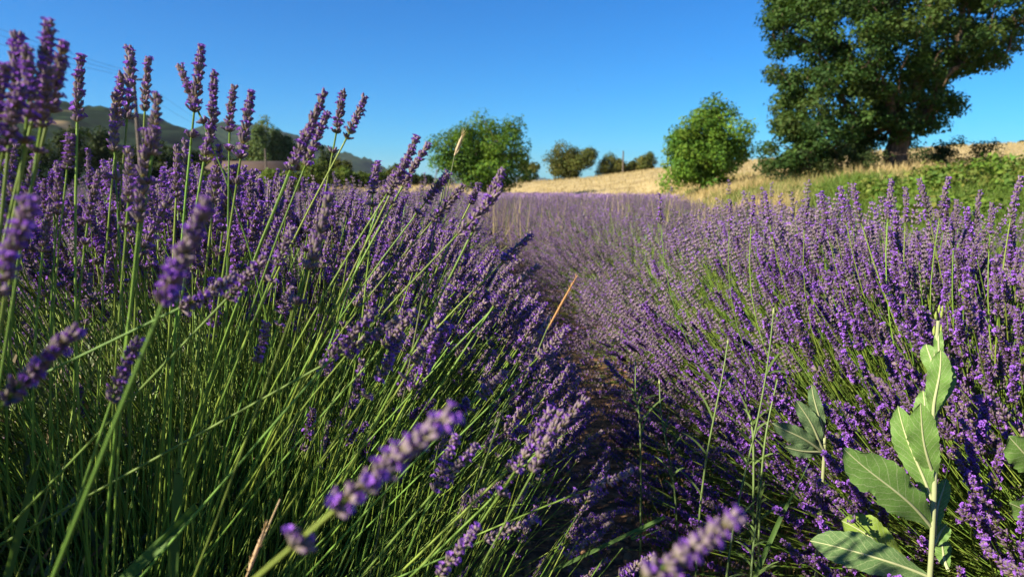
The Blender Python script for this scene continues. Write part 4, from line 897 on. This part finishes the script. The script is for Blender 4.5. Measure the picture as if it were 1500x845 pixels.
def lettuce_leaf(parent, origin, base, tip, width, col, nrm=None, bend=0.02, seed=0, teeth=1.0, lobed=0.0, label=None):
    r = np.random.default_rng(seed); B, T = np.array(base), np.array(tip); ax = T - B; L = np.linalg.norm(ax); ax = ax / L
    nrm = norm(CP - (B + T) / 2) if nrm is None else norm(np.array(nrm, float)); nrm = norm(nrm - ax * (nrm @ ax)); side = np.cross(ax, nrm); m_, h_ = 34, 4
    s = np.linspace(0, 1, m_); prof = np.interp(s, [0, .04, .15, .4, .65, .85, .95, 1], [.10, .14, .42, .86, 1, .74, .38, .02])
    V, UV = [], []
    for i, t in enumerate(s):
        cpos = B + ax * L * t + nrm * (bend * math.sin(t * np.pi) * L) + side * 0.02 * L * math.sin(t * 5 + seed)
        for j in range(-h_, h_ + 1):
            f = j / h_; wv = prof[i] * width / 2
            if abs(j) == h_:
                tt = (i % 3) / 2.0; wv *= 1 + teeth * (0.11 * tt * r.uniform(0.3, 1.2) - 0.04) - lobed * (0.34 * max(0, math.sin(t * 13 + (2.2 if j > 0 else 0))) ** 3)
            V.append(cpos + side * wv * f + nrm * (0.10 * abs(f) * wv + 0.0018 * math.sin(t * 21 + (1.5 if j > 0 else 0)) * f * f)); UV.append((t, f, 0))
    F = []; w_ = 2 * h_ + 1
    for i in range(m_ - 1):
        for j in range(w_ - 1): a = i * w_ + j; F += [[a, a + 1, a + w_ + 1], [a, a + w_ + 1, a + w_]]
    V = np.array(V); o = part('leaf', V, F, np.broadcast_to(np.array(col), V.shape), M_LETT, parent, origin, None, True, UV)
    if label: o['label'] = label
    mid = V.reshape(m_, w_, 3)[:, h_] + nrm * 0.0004; Vm, Fm, Cm_ = tubes(mid[None], np.linspace(0.0024, 0.0005, m_)[None], 6, np.array([[0.44, 0.47, 0.24]])); part('midrib', Vm, Fm, Cm_, M_STEM, o, origin, None, True)
LG = (0.125, 0.24, 0.048)
DL = 0.92
foot = unproj(1366, 860, DL); foot[2] = float(terrain(foot[0], foot[1])); lt = empty('wild_lettuce', foot); tag(lt, 'upright wild lettuce with big toothed grey green leaves at the furrow edge', 'weed')
P = curve([foot] + [unproj(x, y, DL) for x, y in [(1366, 850), (1363, 740), (1367, 650), (1371, 560), (1373, 478)]], 24); V, F, C_ = tubes(P[None], np.linspace(0.0040, 0.0024, 24)[None], 8, np.array([[0.34, 0.38, 0.19]])); part('stem', V, F, C_, M_STEM, lt, foot, None, True)
for j, (b, t, w_, dz, lb) in enumerate([((1366, 774), (1238, 653), .060, -.03, 1), ((1363, 738), (1316, 594), .038, .01, 0), ((1367, 706), (1346, 590), .037, -.03, 0), ((1366, 660), (1350, 572), .030, .03, 0), ((1369, 612), (1377, 512), .029, -.02, 0), ((1372, 606), (1389, 530), .026, .03, 0), ((1371, 560), (1358, 504), .024, .03, 0), ((1374, 545), (1377, 478), .012, 0, 0), ((1366, 800), (1386, 768), .024, .02, 0), ((1368, 786), (1384, 700), .022, .05, .5), ((1390, 835), (1376, 790), .024, .06, .6)]):
    lettuce_leaf(lt, foot, unproj(*b, DL), unproj(*t, DL + dz), w_, LG, None, 0.05, j, 1.0, lb)
lettuce_leaf(lt, foot, unproj(1362, 848, .93), unproj(1186, 794, .98), .062, (0.10, 0.18, 0.06), (0, -.5, .8), 0.10, 21, 0.8, 0.2)
lettuce_leaf(lt, foot, unproj(1326, 822, .99), unproj(1232, 764, 1.02), .064, (0.20, 0.30, 0.04), (-.2, -.5, .8), 0.08, 22, 0.7, 0.0, 'yellow green older leaf')
for q in range(9):
    a = rng.uniform(0, 6.28); T_ = P[-1] + np.array([math.cos(a) * 0.004, math.sin(a) * 0.004, rng.uniform(-0.03, 0.012)]); V, F, C_ = lathe([(0, 0.0008), (0.005, 0.0022), (0.011, 0.0006)], 6, [np.array([0.30, 0.38, 0.08])] * 3); part('bud', V + T_, F, C_, M_STEM, lt, foot)
f2 = unproj(1207, 690, 1.22); f2[2] = float(terrain(f2[0], f2[1])); l2 = empty('wild_lettuce', f2); tag(l2, 'small wild lettuce half buried in the lavender flank with drooping leaves', 'weed')
V, F, C_ = tubes(curve([f2, unproj(1206, 690, 1.2), unproj(1207, 650, 1.16)], 10)[None], np.full((1, 10), 0.003), 7, np.array([[0.34, 0.38, 0.19]])); part('stem', V, F, C_, M_STEM, l2, f2, None, True)
for j, (b, t, w_) in enumerate([((1208, 658), (1166, 585), .027), ((1206, 662), (1132, 618), .029), ((1205, 640), (1190, 562), .020), ((1204, 664), (1150, 655), .022)]): lettuce_leaf(l2, f2, unproj(*b, 1.12), unproj(*t, 1.10), w_, (0.10, 0.17, 0.07), None, 0.06, 30 + j)
f3 = unproj(1530, 760, .95); f3[2] = float(terrain(f3[0], f3[1])); l3 = empty('wild_lettuce', f3); tag(l3, 'wild lettuce leaning in among the spikes with only two leaves showing', 'weed')
V, F, C_ = tubes(curve([f3, unproj(1530, 760, .95), unproj(1532, 640, .95)], 10)[None], np.full((1, 10), 0.004), 7, np.array([[0.34, 0.38, 0.19]])); part('stem', V, F, C_, M_STEM, l3, f3, None, True)
for j, (b, t, w_) in enumerate([((1532, 690), (1476, 640), .05), ((1530, 760), (1478, 738), .04)]): lettuce_leaf(l3, f3, unproj(*b, .94), unproj(*t, .92), w_, LG, None, 0.06, 40 + j, 1.0, 0.6)

# ------------------------------------------------------------------ two insects on the wing
for lab, qx, qy, d in [('tiny dark insect flying in the sky above the field crest', 847, 133, 3.0), ('tiny dark insect flying in the sky between the walnut and the oak', 1042, 87, 3.0)]:
    q = unproj(qx, qy, d); r_ = empty('insect', q); tag(r_, lab, 'insect'); V, F, C_ = lathe([(-.003, .0004), (-.001, .0011), (.001, .0010), (.003, .0003)], 8, [np.ones(3)] * 4)
    part('body', V @ rot_to((1, .2, .2)).T + q, F, None, M_BEE, r_, q, None, True)
    for s in (-1, 1):
        W = 0.5 * np.array([[0, 0, .001], [-.003, s * .004, .004], [.001, s * .006, .005], [.002, s * .003, .003]]); part('wing', W + q, [[0, 1, 2], [0, 2, 3]], None, M_BEE, r_, q)
# ------------------------------------------------------------------ summer haze over the valley
g = Geo(); box(g, -14000, 14000, -12500, 13000, -11.0, 330.0); V, F, C_ = g.get()
m = bpy.data.materials.new('summer_haze'); m.use_nodes = True; m.node_tree.nodes.remove(m.node_tree.nodes['Principled BSDF'])
pv = m.node_tree.nodes.new('ShaderNodeVolumePrincipled'); pv.inputs['Color'].default_value = (0.80, 0.90, 1.0, 1); pv.inputs['Density'].default_value = 4e-5; pv.inputs['Anisotropy'].default_value = 0.2
m.node_tree.links.new(pv.outputs[0], m.node_tree.nodes['Material Output'].inputs['Volume'])
o = link('haze', mesh_from('haze', V, F, None, m)); tag(o, 'thin blue summer haze over the far hills', 'haze', kind='stuff')
print('tris', sum(len(me.polygons) for me in bpy.data.meshes))
